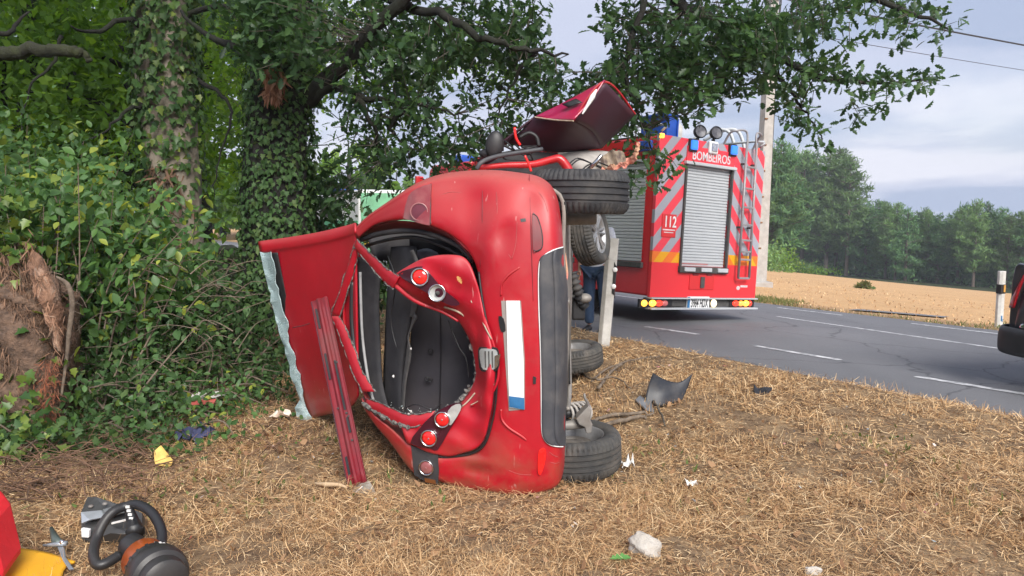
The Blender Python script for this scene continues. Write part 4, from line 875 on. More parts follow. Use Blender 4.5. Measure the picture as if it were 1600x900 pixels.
TB((px0+.025, -.022, zc+.01), (.05, .006, .19)).build('blue_band', M['euro'], npl, local=True)
def text(s, x, z, h, mat, parent, y=-.022, wx=None, name='lettering'):
    cu = bpy.data.curves.new(name, 'FONT'); cu.body = s; cu.size = h/.70; cu.extrude = .002; cu.offset = h*.02; cu.materials.append(mat)
    tmp = bpy.data.objects.new('tmp', cu); COL.objects.link(tmp); bpy.context.view_layer.update()
    me = bpy.data.meshes.new_from_object(tmp.evaluated_get(bpy.context.evaluated_depsgraph_get())); bpy.data.objects.remove(tmp)
    o = bpy.data.objects.new(name, me); COL.objects.link(o); o.parent = parent; o.rotation_euler = (math.pi/2, 0, 0); o.location = (x, y, z)
    if wx:
        xs = [v.co.x for v in me.vertices]; o.scale.x = wx/(max(xs)-min(xs))
    return o
blk_t = pm('plate_black', (.03,.03,.035), .5); wt = pm('white_film', (.8,.8,.8), .5); pk = pm('pale_film', (.75,.62,.63), .5)
text('3984 HDX', px0+.075, zc-.06, .135, blk_t, npl, wx=px1-px0-.11)
bx0, bz_ = TR(1080, 249); bx1 = TR(1139, 254)[0]
lp = TB(((sx0+sx1)/2+.01, -.008, bz_+.07), (sx1-sx0+.03, .016, .27)).build('sign_panel', pm('sign_red', (.76,.05,.07), .4), truck, local=True)
text('BOMBEIROS', bx0, bz_+.005, .135, pm('letter_grey', (.66,.62,.64), .5), lp, wx=bx1-bx0, y=-.018)
ex0, ez = TR(1036, 354); ex1 = TR(1053, 354)[0]
cp = TB(((ex0+ex1)/2, -.006, ez+.02), (ex1-ex0+.07, .012, .36)).build('sign_panel', M['tred'], truck, local=True, bevel=.004)
text('112', ex0, ez, .17, wt, cp, wx=ex1-ex0, y=-.014)
MB().box(((ex0+ex1)/2, -.013, ez-.045), (.26, .003, .02)).box(((ex0+ex1)/2, -.013, ez-.085), (.2, .003, .014)).build('fine_print', pk, cp, local=True)
fx, fz = TR(1064, 412); MB().box((sx0+.36, .028, sz0+.045), (.62, .004, .018)).build('fine_print', pm('red_print', (.5,.2,.2), .5), truck, local=True)
hx, hz = TR(1096, 442); hx0, hz1 = TR(1077, 429); hx1, hz0 = TR(1114, 453)
ht = TB((hx, -.006, (hz0+hz1)/2), (hx1-hx0, .014, hz1-hz0)).build('lower_hatch', M['tred'], truck, local=True, bevel=.006)
TB((hx, -.02, (hz0+hz1)/2), (.09, .03, .18)).build('latch', M['felt'], ht, local=True, bevel=.008)
for k in (-.16, .16): TB((hx+k, -.012, hz1-.0), (.12, .016, .025)).build('hinge', M['redin'], ht, local=True)
ox, oz = TR(1153, 450); o = MB(); o.ball((ox, -.004, oz), .045, 1, .1, .8, 10, 6).box((ox+.14, -.004, oz+.03), (.18, .006, .035)).build('maker_mark', pk, truck, local=True)
# blue flashers, work lamp, side markers
for px, py in ((1081,227),(1143,235)):
    x, z = TR(px, py); b_ = TB((x, -.02, z), (.17, .05, .20)).build('flasher', M['blk'], truck, local=True, bevel=.01)
    TB((x, -.06, z), (.14, .05, .15)).build('blue_lens', pm('blue_lens', (.02,.13,.65), .15, emit=(.05,.25,1), es=.35), b_, local=True, bevel=.02)
x, z = TR(1112, 231); w_ = TB((x, -.03, z), (.20, .06, .20)).build('work_lamp', M['white'], truck, local=True, bevel=.025)
TB((x, -.065, z), (.13, .02, .13)).build('lamp_glass', M['chrome'], w_, local=True, bevel=.02)
x, z = TR(1019, 222, 0); TB((-.05, .25, ZT-.17), (.06, .28, .16)).build('side_flasher', M['blue'], truck, local=True, bevel=.015)
x, z = TR(1033, 212); TB((x, -.02, z), (.07, .04, .07)).build('marker_lamp', am, truck, local=True, bevel=.01)
x, z = TR(1182, 237); TB((x, -.02, z), (.07, .04, .12)).build('marker_lamp', rl_, truck, local=True, bevel=.01)
# ladder on the right
M['ladder'] = pm('ladder_metal', (.30,.29,.30), .5, .3, col2=(.24,.22,.23), vs=6)
l0x, lzt = TR(1160, 225); l1x = TR(1175, 228)[0]; lzb = TR(1147, 434)[1]; b0x = TR(1146, 434)[0]; b1x = TR(1163, 434)[0]
lad = MB().tube([(l0x, -.10, lzt), (b0x, -.10, lzb)], .022, 8).build('ladder_rail', M['ladder'], truck, local=True, smooth=True); MB().tube([(l1x, -.10, lzt), (b1x, -.10, lzb)], .022, 8).build('ladder_rail', M['ladder'], truck, local=True, smooth=True)
for k in range(8):
    f = (.17, .33, .47, .60, .715, .80, .86, 1)[k]; z = lzt + (lzb-lzt)*f; a = l0x + (b0x-l0x)*f; c = l1x + (b1x-l1x)*f
    TB(((a+c)/2, -.10, z), (c-a, .035, .035)).build('rung', M['ladder'], truck, local=True, bevel=.006)
for f in (.15, .62): 
    for a, c in ((l0x, b0x), (l1x, b1x)): TB((a+(c-a)*f, -.05, lzt+(lzb-lzt)*f), (.03, .10, .03)).build('ladder_bracket', M['felt'], truck, local=True)
for xx, ww in ((l0x-.24, .24), (l1x+.24, -.24)):
    MB().tube(cr([(xx, .3, ZT-.2), (xx, .1, ZT+.18), (xx+ww*.2, -.02, ZT+.25), (xx+ww, -.08, ZT+.24), (xx+ww, -.10, ZT-.1)], 6), .018, 8).build('grab_rail', M['ladder'], truck, local=True, smooth=True)
# roof gear: spotlights, hoops
for px, py in ((1092,206),(1117,208)):
    x, z = TR(px, py, .35); e_ = frame((x, .33, z), (-.35, -1, .1)); sp = bpy.data.objects.new('spotlight', None); put(sp, truck, True)
    MB().lathe([(.0005,-.11),(.06,-.10),(.10,-.04),(.112,.03),(.095,.045)], e_, 20).build('lamp_shell', M['blk'], sp, local=True, smooth=True)
    MB().lathe([(.0005,.02),(.06,.025),(.095,.03)], e_, 20).build('lamp_glass', pm('lamp_glass_dark', (.04,.04,.05), .3, vs=9, col2=(.16,.16,.18)), sp, local=True, smooth=True)
    MB().tube([(x-.02, .36, z-.10), (x, .36, ZT+.04)], .03, 8).build('lamp_stand', M['blk'], sp, local=True)
for px in (1133, 1148):
    x, z = TR(px, 206, .8); MB().tube(cr([(x-.35, 1.2, ZT+.25), (x-.15, .9, z+.02), (x, .7, z-.02), (x+.1, .6, ZT+.02)], 7), .03, 8).build('hose_hoop', M['alu'], truck, local=True, smooth=True)
# cab
cab = MB(); cy0, cy1 = L_+.25, L_+2.3; cz0, cz1 = .55, ZT-.05
cab.prism([(.03, cy0, cz0), (.03, cy1+.1, cz0), (.03, cy1+.15, 1.5), (.03, cy1-.1, cz1-.1), (.03, cy1-.3, cz1), (.03, cy0, cz1)], (TW-.06, 0, 0)).build('cab', M['tred'], truck, local=True, bevel=.05)
for y0, y1 in ((cy0+.15, cy0+.85), (cy0+1.0, cy1-.15)):
    TB((.02, (y0+y1)/2, cz1-.65), (.03, y1-y0, .8)).build('cab_window', pm('cab_glass', (.30,.40,.42), .08, vs=2), truck, local=True, bevel=.02)
TB((TW/2, (cy0+cy1)/2, cz1+.12), (TW*.8, .35, .2)).build('light_bar', M['blue'], truck, local=True, bevel=.05)
TB((-.22, cy1-.1, cz1-.5), (.2, .1, .45)).build('cab_mirror', M['tred'], truck, local=True, bevel=.03)
for y in (1.9, cy0+1.3):
    for x in (.18, TW-.18):
        w_ = bpy.data.objects.new('wheel', None); put(w_, truck, True)
        MB().lathe([(.30,-.13),(.44,-.15),(.50,-.12),(.50,.12),(.44,.15),(.30,.13)], frame((x, y, .50), (1, 0, 0)), 32).build('tyre', M['rubber'], w_, local=True, smooth=True, auto=40)
        MB().lathe([(.0005,-.06),(.2,-.08),(.30,-.13)], frame((x, y, .50), (1, 0, 0)), 24).build('rim', M['steel'], w_, local=True, smooth=True)
TB((TW/2, 3.8, .62), (1.0, 7.0, .25)).build('chassis', M['blk'], truck, local=True)
for x in (.18, TW-.18): TB((x, 1.2, .55), (.3, .02, .5)).build('mud_flap', M['blk'], truck, local=True)
# containers standing on the engine's roof
def on_truck(mb, name, mats, label, cat, **kw):
    m2 = MB(); m2.v = [tuple(TM_ @ Vector(v)) for v in mb.v]; m2.f = mb.f; m2.m = mb.m; return m2.build(name, mats, label=label, cat=cat, **kw)
x, z = TR(1043, 193, .7); zt = TR(1043, 178, .7)[1]; xa, xb_ = TR(1034, 190, .7)[0], TR(1053, 190, .7)[0]
mb = MB().box(((xa+xb_)/2, .9, (ZT+.045+zt)/2), (xb_-xa, .6, zt-ZT-.05)).box(((xa+xb_)/2, .9, zt-.03), (xb_-xa+.05, .65, .05))
for k in (-.12, .12): mb.box(((xa+xb_)/2+k, .585, (ZT+zt)/2), (.03, .03, zt-ZT-.15))
on_truck(mb, 'storage_crate', M['blue'], 'blue plastic crate on the fire engine roof', 'crate', bevel=.012)
xa, xb_ = TR(1055, 195, .7)[0], TR(1071, 195, .7)[0]; zt = TR(1062, 190, .7)[1]
mb = MB(); mb.lathe([(.0005,ZT+.05),(.22,ZT+.05),(.22,zt-.06),(.17,zt),(.0005,zt)], Matrix.Translation(((xa+xb_)/2, .95, 0)) , 4*6)
on_truck(mb, 'water_container', pm('milky_plastic', (.62,.60,.55), .5), 'milky white container on the fire engine roof beside the crate', 'container', smooth=True, auto=40)

# ------------------------------------------------------------------ ambulance further along the road, behind leaves
n_, s_ = 9.4, 21.0; bx, by = xy(n_, s_); VM = Matrix.Translation(Vector((bx, by, zroad(n_)))) @ Matrix.Rotation(PHI, 4, 'Z')
van = root('ambulance_van', None, 'white and green van with yellow patches glimpsed through the leaves', 'van', mat=VM)
MB().prism([(-1, 0, .45), (-1, 5.6, .45), (-1, 5.7, 1.1), (-1, 4.9, 1.35), (-1, 4.3, 2.4), (-1, .05, 2.5)], (2.0, 0, 0)).build('van_body', M['white'], van, local=True, bevel=.06)
yl_ = pm('yellow_rear_film', (.85,.50,.03), .4)
gm_ = pm('green_film', (.10,.50,.22), .4)
MB().box((-1.01, 2.4, 1.15), (.02, 4.6, .9)).build('green_band', gm_, van, local=True); MB().box((0, -.01, 1.55), (1.9, .02, 1.7)).build('green_band', pm('pale_green_film', (.22,.52,.30), .4, vs=2), van, local=True); MB().box((-.62, -.03, 1.15), (.5, .02, .5)).build('yellow_square', yl_, van, local=True)
yl = pm('yellow_film', (.85,.52,.03), .4)
for k in range(4): MB().box((-1.025, .5+k*1.15, 1.0), (.02, .55, .5)).build('yellow_square', yl, van, local=True)
MB().box((-1.01, 2.2, 1.95), (.02, 1.6, .5)).build('van_window', M['felt'], van, local=True)
for y in (1.0, 4.6):
    for x in (-.9, .9): MB().lathe([(.0005,-.08),(.2,-.1),(.33,-.1),(.35,0),(.33,.1),(.2,.1),(.0005,.08)], frame((x, y, .35), (1,0,0)), 24).build('wheel', M['rubber'], van, local=True, smooth=True)
MB().box((0, 3.8, 2.56), (1.4, .3, .14)).build('light_bar', M['blue'], van, local=True, bevel=.03)

# ------------------------------------------------------------------ dark car at the right edge
cm_ = Matrix.Translation(Vector((5.0, 6.62, float(zroad(7.3)) + .06))) @ Matrix.Rotation(math.radians(16), 4, 'Z')
dk = root('parked_car', None, 'dark blue car with red rear lamp cut off by the photo edge', 'car', mat=cm_)
navy = pm('dark_blue_paint', (.032,.036,.048), .3, col2=(.04,.044,.056), vs=3, coat=.5)
def sect(x, zlo, zhi, hw, top):                                      # half section points, from sill to roof
    return [(x, -hw*.96, zlo), (x, -hw, zlo+.12), (x, -hw*1.0, .75), (x, -hw*.97, zhi), (x, -top, zhi+.02), (x, 0, zhi+.03), (x, top, zhi+.02), (x, hw*.97, zhi), (x, hw, .75), (x, hw, zlo+.12), (x, hw*.96, zlo)]
rows = [sect(.14,.42,1.03,.74,.60), sect(.10,.34,1.05,.80,.65), sect(.12,.30,1.08,.84,.66), sect(.35,.28,1.06,.87,.68), sect(1.2,.26,1.02,.88,.7), sect(2.4,.26,1.0,.88,.7), sect(3.4,.26,.92,.86,.66), sect(4.0,.28,.8,.78,.55)]
MB().patch([[Vector(p) for p in r] for r in rows], 4, 2).build('body', navy, dk, local=True, smooth=True)
MB().patch([[Vector((.13, y, z)) for y, z in ((-.74,.42),(-.7,.9),(0,1.0),(.7,.9),(.74,.42))], [Vector((.06, y, z)) for y, z in ((-.76,.4),(-.6,.7),(0,.75),(.6,.7),(.76,.4))], [Vector((.12, y, z)) for y, z in ((-.74,.3),(-.5,.3),(0,.3),(.5,.3),(.74,.3))]], 4, 4).build('tailgate', navy, dk, local=True, smooth=True, solid=.01)
bp_ = [[Vector((x, y, z)) for x, y in ((.55,-.92),(.20,-.925),(-.04,-.82),(-.12,-.45),(-.15,0),(-.12,.45),(-.04,.82),(.20,.925),(.55,.92))] for z in (.24, .27, .36, .46, .50)]
for r, k in zip(bp_, (.06, .01, 0, .01, .05)):
    for p in r: p.x += k
MB().patch(bp_, 3, 4).build('rear_bumper', pm('bumper_black', (.026,.027,.031), .55), dk, local=True, smooth=True, solid=.01)
for sy in (-1, 1):
    MB().patch([[Vector((.10,sy*.70,1.00)), Vector((.20,sy*.80,1.00)), Vector((.34,sy*.855,1.00))], [Vector((.075,sy*.73,.86)), Vector((.14,sy*.83,.86)), Vector((.24,sy*.88,.86))], [Vector((.055,sy*.76,.68)), Vector((.09,sy*.83,.68)), Vector((.15,sy*.875,.66))]], 4, 3).build('tail_lamp', pm('dark_red_lens', (.42,.012,.02), .15, coat=.5), dk, local=True, smooth=True, solid=.02)
    MB().lathe([(.0005,.012),(.035,.01),(.045,0)], frame((.025, sy*.62, .50), (-1, 0, 0)), 16).build('fog_lamp', M['chrome'], dk, local=True, smooth=True)
rg = [[Vector((x, y*w, z)) for y in (-1,-.8,0,.8,1)] for x, z, w in ((.12,1.07,.72),(.25,1.22,.68),(.42,1.40,.62),(.7,1.47,.58),(1.8,1.5,.58),(2.5,1.38,.62),(3.0,1.04,.74))]
lime = pm('lime_film', (.62,.72,.10), .4, col2=(.75,.80,.55), vs=10)
MB().patch(rg[:3], 4, 4).build('rear_window', pm('lime_window', (.42,.50,.12), .15, col2=(.25,.28,.24), vs=7), dk, local=True, smooth=True, solid=.01)
MB().patch(rg[2:], 4, 4).build('roof', lime, dk, local=True, smooth=True, solid=.02)
for sy in (-1, 1): MB().patch([[Vector((x, sy*w, z)) for x, z, w in ((.15,1.06,.74),(.42,1.40,.63),(.7,1.46,.60),(1.8,1.49,.60),(2.5,1.37,.63),(3.0,1.03,.75))], [Vector((x, sy*.80, 1.04)) for x in (.2,.7,1.2,1.8,2.4,3.0)]], 2, 3).build('side_window', M['felt'], dk, local=True, smooth=True, solid=.01)
for x in (.85, 3.2):
    for y in (-.78, .78):
        w_ = MB().lathe([(.19,-.09),(.28,-.1),(.31,-.07),(.31,.07),(.28,.1),(.19,.09)], frame((x, y, .31), (0,1,0)), 28).build('wheel', M['rubber'], dk, local=True, smooth=True)
        MB().lathe([(.0005,-.05),(.12,-.06),(.19,-.09)], frame((x, y, .31), (0,1,0)), 20).build('rim', M['alloy'], w_, local=True, smooth=True)

# ------------------------------------------------------------------ marker posts
def marker(base, h, lean, rot, label, w=.11):
    mtx = Matrix.Translation(base) @ Matrix.Rotation(rot, 4, 'Z') @ Matrix.Rotation(lean, 4, 'Y'); e = root('marker_post', None, label, 'post', 'white roadside marker posts', mat=mtx)
    MB().prism([(-w*.7, w*.55, -.1), (-w*.7, 0, -.1), (-w*.25, -w*.42, -.1), (w*.55, -w*.42, -.1), (w*.55, w*.55, -.1)], (0, 0, h*.80+.1)).prism([(-w*.7, w*.55, h*.80), (-w*.7, 0, h*.80), (-w*.25, -w*.42, h*.80), (w*.55, -w*.42, h*.80), (w*.55, w*.55, h*.80)], (0, 0, h*.20)).build('post_body', pm('post_white', (.62,.61,.58), .6, dirt=(.3,.26,.2), da=.5, ds=4), e, local=True, bevel=.006)
    return e
mp_ = marker(H(944, 541), 1.24, math.radians(4.2), math.radians(-12), 'white marker post at the near road edge with two round reflectors')
MB().prism([(.036,-.052,.62),(.068,-.052,.60),(.068,-.052,.92),(.036,-.052,.98)], (0, .08, 0)).build('black_band', M['blk'], mp_, local=True)
for z in (.70, .89): MB().lathe([(.0005,.006),(.024,.005),(.028,0)], frame((.052,-.054,z), (0,-1,0)), 16).build('reflector', M['white'], mp_, local=True, smooth=True)
b2_ = H(1561, 512); mq = marker(b2_, 1.05, math.radians(.2), math.radians(20), 'white marker post with black band and amber reflector beyond the road', .09)
MB().box((-.005, .006, .72), (.122, .098, .17)).build('black_band', M['blk'], mq, local=True); MB().box((.015, -.046, .73), (.042, .016, .13)).build('reflector', pm('amber_reflector', (.6,.3,.06), .4), mq, local=True)
MB().box((-.005, -.042, .18), (.025, .008, .10)).box((.015, -.042, .14), (.012, .008, .06)).build('painted_mark', M['euro'], mq, local=True)

# ------------------------------------------------------------------ concrete poles and wires
conc = pm('concrete', (.42,.40,.38), .9, col2=(.33,.32,.30), vs=5, bump=.3, bs=40, dirt=(.25,.2,.16), da=.5, ds=2)
pb = H(1184, 447); t_ = pb.y; top = P(1211, -60, t_ + .4); e = root('utility_pole', pb, 'tall leaning concrete utility pole behind the fire engine', 'pole')
k = (top-pb); sd = Vector((1, .35, 0)).normalized()*.5; dp_ = Vector((-.35, 1, 0)).normalized()*.5
def polepoly(p, w): return [p - sd*w - dp_*w*.8, p + sd*w - dp_*w*.8, p + sd*w + dp_*w*.8, p - sd*w + dp_*w*.8]
MB().grid([polepoly(pb + k*f - Vector((0,0,.3))*(f == 0), .46 - .16*f) + polepoly(pb + k*f - Vector((0,0,.3))*(f == 0), .46 - .16*f)[:1] for f in (0,.2,.4,.6,.8,1)]).build('shaft', conc, e)
MB().box(pb + Vector((0, 0, .05)), (.85, .85, .25)).build('footing', conc, e, bevel=.04)
for f in (.12, .2, .28, .36, .44, .52): MB().tube([pb + k*f - sd*.42 - dp_*.36, pb + k*f - sd*.18 - dp_*.36], .03, 8).build('bolt_hole', pm('rust', (.25,.13,.06), .9), e)
MB().tube([pb + k*f + sd*.46 - dp_*.2 for f in (.02,.3,.6,.97)], .025, 6).build('cable_duct', M['felt'], e)
MB().box(top + Vector((0,-.1,-.2)), (1.6, .12, .12)).build('crossarm', M['steel'], e)
far = H(1192, 397); e2 = root('utility_pole', far, 'thin pole standing by the pines behind the concrete one', 'pole')
ft = P(1203, 300, far.y); MB().tube([far, ft, ft + (ft-far)*.8], [.2,.16,.12], 10).build('shaft', conc, e2, smooth=True); MB().box(ft + (ft-far)*.75, (1.2, .1, .1)).build('crossarm', M['steel'], e2)
def wire(name, a, b, r, sag, label):
    pts = [a.lerp(b, i/24) - Vector((0, 0, sag*4*(i/24)*(1-i/24))) for i in range(25)]
    MB().tube(pts, r, 6).build(name, pm('cable_black', (.03,.03,.035), .6), label=label, cat='cable', group='overhead cables')
wire('overhead_cable', P(1207, -6, t_), P(1720, 92, 40), .035, .05, 'thick upper overhead cable crossing the sky')
wire('overhead_cable', P(1208, 44, t_), P(1720, 128, 40), .012, .05, 'thin lower overhead cable crossing the sky')
wire('overhead_cable', P(1207, -6, t_), P(700, -40, 60), .03, .4, 'overhead cable running on behind the oak boughs')

# ------------------------------------------------------------------ bystander behind the wreck
def skin(name, pts, edges, mat, parent, sub=2, local=True):
    me = bpy.data.meshes.new(name); me.from_pydata([p[:3] for p in pts], edges, []); me.materials.append(mat)
    o = bpy.data.objects.new(name, me); put(o, parent, not local is False and local)
    m = o.modifiers.new('skin', 'SKIN'); m.use_smooth_shade = True
    sv = me.skin_vertices[0].data
    for i, p in enumerate(pts): sv[i].radius = (p[3], p[4] if len(p) > 4 else p[3]); sv[i].use_root = (i == 0)
    s = o.modifiers.new('sub', 'SUBSURF'); s.levels = sub; s.render_levels = sub
    return o
pf = H(931, 519); pmx = Matrix.Translation(pf) @ Matrix.Rotation(math.radians(150), 4, 'Z')
per = root('person', None, 'person in white t-shirt and blue jeans standing behind the wreck', 'person', mat=pmx)
skin_m = pm('skin', (.55,.34,.25), .6, col2=(.5,.29,.21)); jean = pm('denim', (.022,.045,.095), .85, col2=(.04,.075,.15), vs=7, bump=.3, bs=25); tee = pm('white_cotton', (.74,.75,.80), .9, col2=(.66,.67,.73), vs=5, bump=.25, bs=9)
B = [(0,0,.95,.13,.10),(0,0,1.12,.12,.09),(0,.0,1.30,.14,.10),(0,.0,1.43,.09,.08),(0,.01,1.50,.052,.052),(0,.03,1.57,.065,.075),(0,.04,1.66,.078,.095),(0,.03,1.74,.06,.075),
     (.17,0,1.41,.06),(.22,.01,1.15,.042),(.21,.08,.92,.032),(.205,.12,.84,.03,.018),(-.17,0,1.41,.06),(-.24,.02,1.15,.042),(-.25,.10,.93,.032),(-.25,.14,.85,.03,.018),
     (.10,0,.88,.085),(.11,.01,.50,.056),(.11,-.03,.09,.04),(-.10,0,.88,.085),(-.12,.0,.50,.056),(-.13,-.04,.09,.04)]
E = [(0,1),(1,2),(2,3),(3,4),(4,5),(5,6),(6,7),(3,8),(8,9),(9,10),(10,11),(3,12),(12,13),(13,14),(14,15),(0,16),(16,17),(17,18),(0,19),(19,20),(20,21)]
nb = len(B)
for hx_, s in ((11, 1), (15, -1)):
    bx_, by_, bz_2 = B[hx_][:3]
    for kf, (dx_, ln) in enumerate(((-.024,.062),(-.008,.072),(.008,.07),(.024,.055))):
        B.append((bx_+dx_*.6, by_+.02+abs(dx_)*.2, bz_2-.035, .0095)); B.append((bx_+dx_*.6, by_+.03, bz_2-.035-ln, .0075)); E += [(hx_, len(B)-2), (len(B)-2, len(B)-1)]
    B.append((bx_-s*.035, by_+.035, bz_2-.005, .010)); B.append((bx_-s*.045, by_+.05, bz_2-.045, .0085)); E += [(hx_, len(B)-2), (len(B)-2, len(B)-1)]
body = skin('body', B, E, skin_m, per)
skin('t_shirt', [(0,0,.81,.18,.135),(0,0,1.05,.165,.125),(0,0,1.22,.17,.13),(0,0,1.38,.15,.11),(0,0,1.455,.085,.075),(.19,0,1.40,.085),(.235,.01,1.20,.075),(-.19,0,1.40,.085),(-.245,.02,1.20,.075)], [(0,1),(1,2),(2,3),(3,4),(3,5),(5,6),(3,7),(7,8)], tee, per)
skin('jeans', [(0,0,.95,.16,.125),(.095,0,.86,.105,.11),(.11,.01,.50,.078,.085),(.11,-.02,.10,.068,.075),(-.095,0,.86,.105,.11),(-.12,.0,.50,.078,.085),(-.13,-.03,.10,.068,.075)], [(0,1),(1,2),(2,3),(0,4),(4,5),(5,6)], jean, per)
for s, x in ((1, .11), (-1, -.13)): skin('shoe', [(x,-.04,.055,.05,.055),(x,.06,.045,.048,.045),(x,.16,.035,.042,.032)], [(0,1),(1,2)], M['blk'], per)
MB().ball((0, .02, 1.71), .098, .86, 1.0, .78, 16, 10, lambda d: 1 if d.z > -.3 or d.y < -.2 else .82).build('hair', pm('hair', (.06,.045,.035), .8), per, local=True, smooth=True)
for s in (-1, 1): MB().ball((s*.032, .118, 1.665), .012, 1, .6, .8, 8, 6).build('eye', M['white'], per, local=True, smooth=True)
MB().ball((0, .135, 1.635), .017, .8, 1, 1.4, 8, 6).build('nose', skin_m, per, local=True, smooth=True)
for s in (-1, 1): MB().ball((s*.082, .03, 1.65), .026, .35, .7, 1.2, 8, 6).build('ear', skin_m, per, local=True, smooth=True)
MB().ball((0, .12, 1.595), .022, 1.1, .4, .3, 8, 6).build('mouth', pm('lips', (.4,.17,.14), .6), per, local=True, smooth=True)
MB().box((.03, .128, 1.22), (.09, .015, .12)).build('shirt_print', pm('green_print', (.06,.34,.24), .8), per, local=True)
MB().box((-.04, -.128, 1.22), (.09, .015, .12)).build('shirt_print', pm('green_print', (.06,.34,.24), .8), per, local=True)

# ------------------------------------------------------------------ debris on the verge
def GP(px, py, h=0): p = H(px, py); return p + Vector((0, 0, h))
f_ = GP(1040, 632); o_ = f_.y
MB().patch([[P(1020,583,o_+.15), P(1012,605,o_+.02), P(1005,635,o_-.05)], [P(1040,594,o_+.1), P(1035,612,o_), P(1030,635,o_-.05)], [P(1062,597,o_+.1), P(1058,612,o_+.05), P(1050,630,o_)], [P(1082,584,o_+.15), P(1074,606,o_+.1), P(1066,624,o_+.05)]], 5, 5).build('plastic_fragment', pm('dark_plastic', (.016,.018,.024), .5, col2=(.028,.03,.038), dirt=(.14,.12,.10), da=.35, ds=8), smooth=True, solid=.008, label='large curved black plastic fragment standing in the straw', cat='car part')
f_ = GP(1190, 617); o_ = f_.y
MB().patch([[P(1178,600,o_+.05), P(1178,612,o_-.02), P(1184,620,o_-.04)], [P(1184,607,o_+.05), P(1190,617,o_-.03), P(1194,621,o_-.04)], [P(1194,605,o_+.08), P(1200,612,o_), P(1200,619,o_-.02)], [P(1206,606,o_+.08), P(1205,612,o_+.04), P(1202,616,o_+.02)]], 4, 4).build('plastic_fragment', M['blk'], smooth=True, solid=.006, label='small cupped black plastic fragment near the road', cat='car part')
def stick(pts, r, label, m='stick'):
    c = cr([GP(*p) + Vector((0, 0, h)) for *p, h in [(q[0], q[1], q[2]) for q in pts]], 6); c = [p + Vector((random.gauss(0,.004),)*3) for p in c]
    MB().tube(c, r, 7).build('stick', M[m], smooth=True, label=label, cat='stick', group='broken sticks beside the wreck')
stick([(925,664,.03),(960,658,.05),(1000,656,.05),(1022,655,.04)], [.012,.015,.012,.006], 'upper broken stick lying behind the near wheel')
stick([(930,672,.02),(965,668,.04),(1000,660,.05),(1008,661,.03)], [.012,.016,.014,.01], 'lower thick broken stick lying behind the near wheel')
stick([(1016,630,.03),(1026,645,.05),(1040,668,.02)], [.012,.01,.006], 'dark forked stick beside the large plastic fragment', 'twig')
stick([(925,600,.03),(950,585,.06),(990,570,.05),(1030,560,.02)], [.012,.010,.008,.004], 'long thin branch behind the front wheel')
stick([(935,612,.03),(955,590,.06),(975,573,.04)], [.016,.014,.01], 'short thick branch crossing the long thin one')
stick([(905,590,.05),(930,605,.07),(960,600,.06),(985,612,.03)], [.010,.012,.008,.005], 'curved branch nearest the front wheel')
MB().prism([GP(993,633,.03), GP(1000,630,.05), GP(1018,640,.04), GP(1022,648,.02), GP(1008,645,.02)], (.0,.01,.012)).build('metal_scrap', pm('scrap', (.35,.36,.38), .4, .5), label='pale grey strip of car trim among the sticks', cat='scrap')
def scrap(name, px, py, w, mat, label, cat, n=5, hh=.04, lift=0):
    p = GP(px, py, lift); rows = []
    for i in range(n):
        rows.append([p + Vector(((i/(n-1)-.5)*w + random.gauss(0, w*.07), (j/(n-1)-.5)*w*.9 + random.gauss(0, w*.07), .02 + abs(random.gauss(0, hh)))) for j in range(n)])
    return MB().patch(rows, 2, 2).build(name, mat, label=label, cat=cat, solid=.002)
scrap('paper_scrap', 980, 735, .075, M['paper'], 'white paper scrap beside the rear wheel', 'litter'); scrap('paper_scrap', 1081, 763, .06, M['paper'], 'white paper scrap lying alone in the straw', 'litter', hh=.015)
scrap('paper_scrap', 280, 640, .14, M['paper'], 'white paper lying on the undergrowth', 'litter', hh=.02, lift=.16)
e = scrap('cloth_bundle', 325, 655, .22, M['paper'], 'white and red cloth scrap in the undergrowth', 'cloth', hh=.03, lift=.14)
p = GP(322, 660, .12); MB().patch([[p + Vector((-.09,-.05,.02)), p + Vector((.08,-.05,.03))], [p + Vector((-.1,-.02,.05)), p + Vector((.09,-.02,.06))]], 2, 3).build('red_hem', M['red'], e, solid=.004); e.children[0].matrix_parent_inverse = Matrix.Translation(-e.location)
scrap('cloth_bundle', 306, 690, .22, pm('navy_cloth', (.03,.036,.085), .9, col2=(.05,.055,.12), vs=20, bump=.4, bs=60), 'crumpled dark blue cloth in the undergrowth', 'cloth', 7, .05)
p = GP(255, 728); MB().prism([p + Vector((-.055,.0,.09)), p + Vector((-.03,.02,.115)), p + Vector((.06,-.02,.03)), p + Vector((.062,-.05,.01)), p + Vector((-.03,-.05,.02))], (.005,.02,.005)).build('foam_piece', pm('yellow_foam', (.72,.48,.13), .8, vs=14), label='yellow foam wedge at the edge of the undergrowth', cat='litter', bevel=.008)
scrap('litter_sheet', 438, 655, .13, pm('printed_paper', (.70,.68,.64), .7, col2=(.6,.42,.28), vs=9), 'white and orange printed paper by the broken windscreen', 'litter', 6, .018)
MB().tube(cr([GP(490,763,.03), GP(510,768,.04), GP(530,766,.03), GP(543,768,.02)], 4), [.004,.014,.012,.004], 6).build('dead_leaf', pm('curled_leaf', (.5,.36,.22), .8), smooth=True, label='pale curled dead leaf beside the cut strip', cat='leaf')
stc = pm('stone', (.40,.365,.32), .95, col2=(.52,.49,.45), vs=12, bump=.8, bs=24, dirt=(.25,.19,.13), da=.6, ds=7)
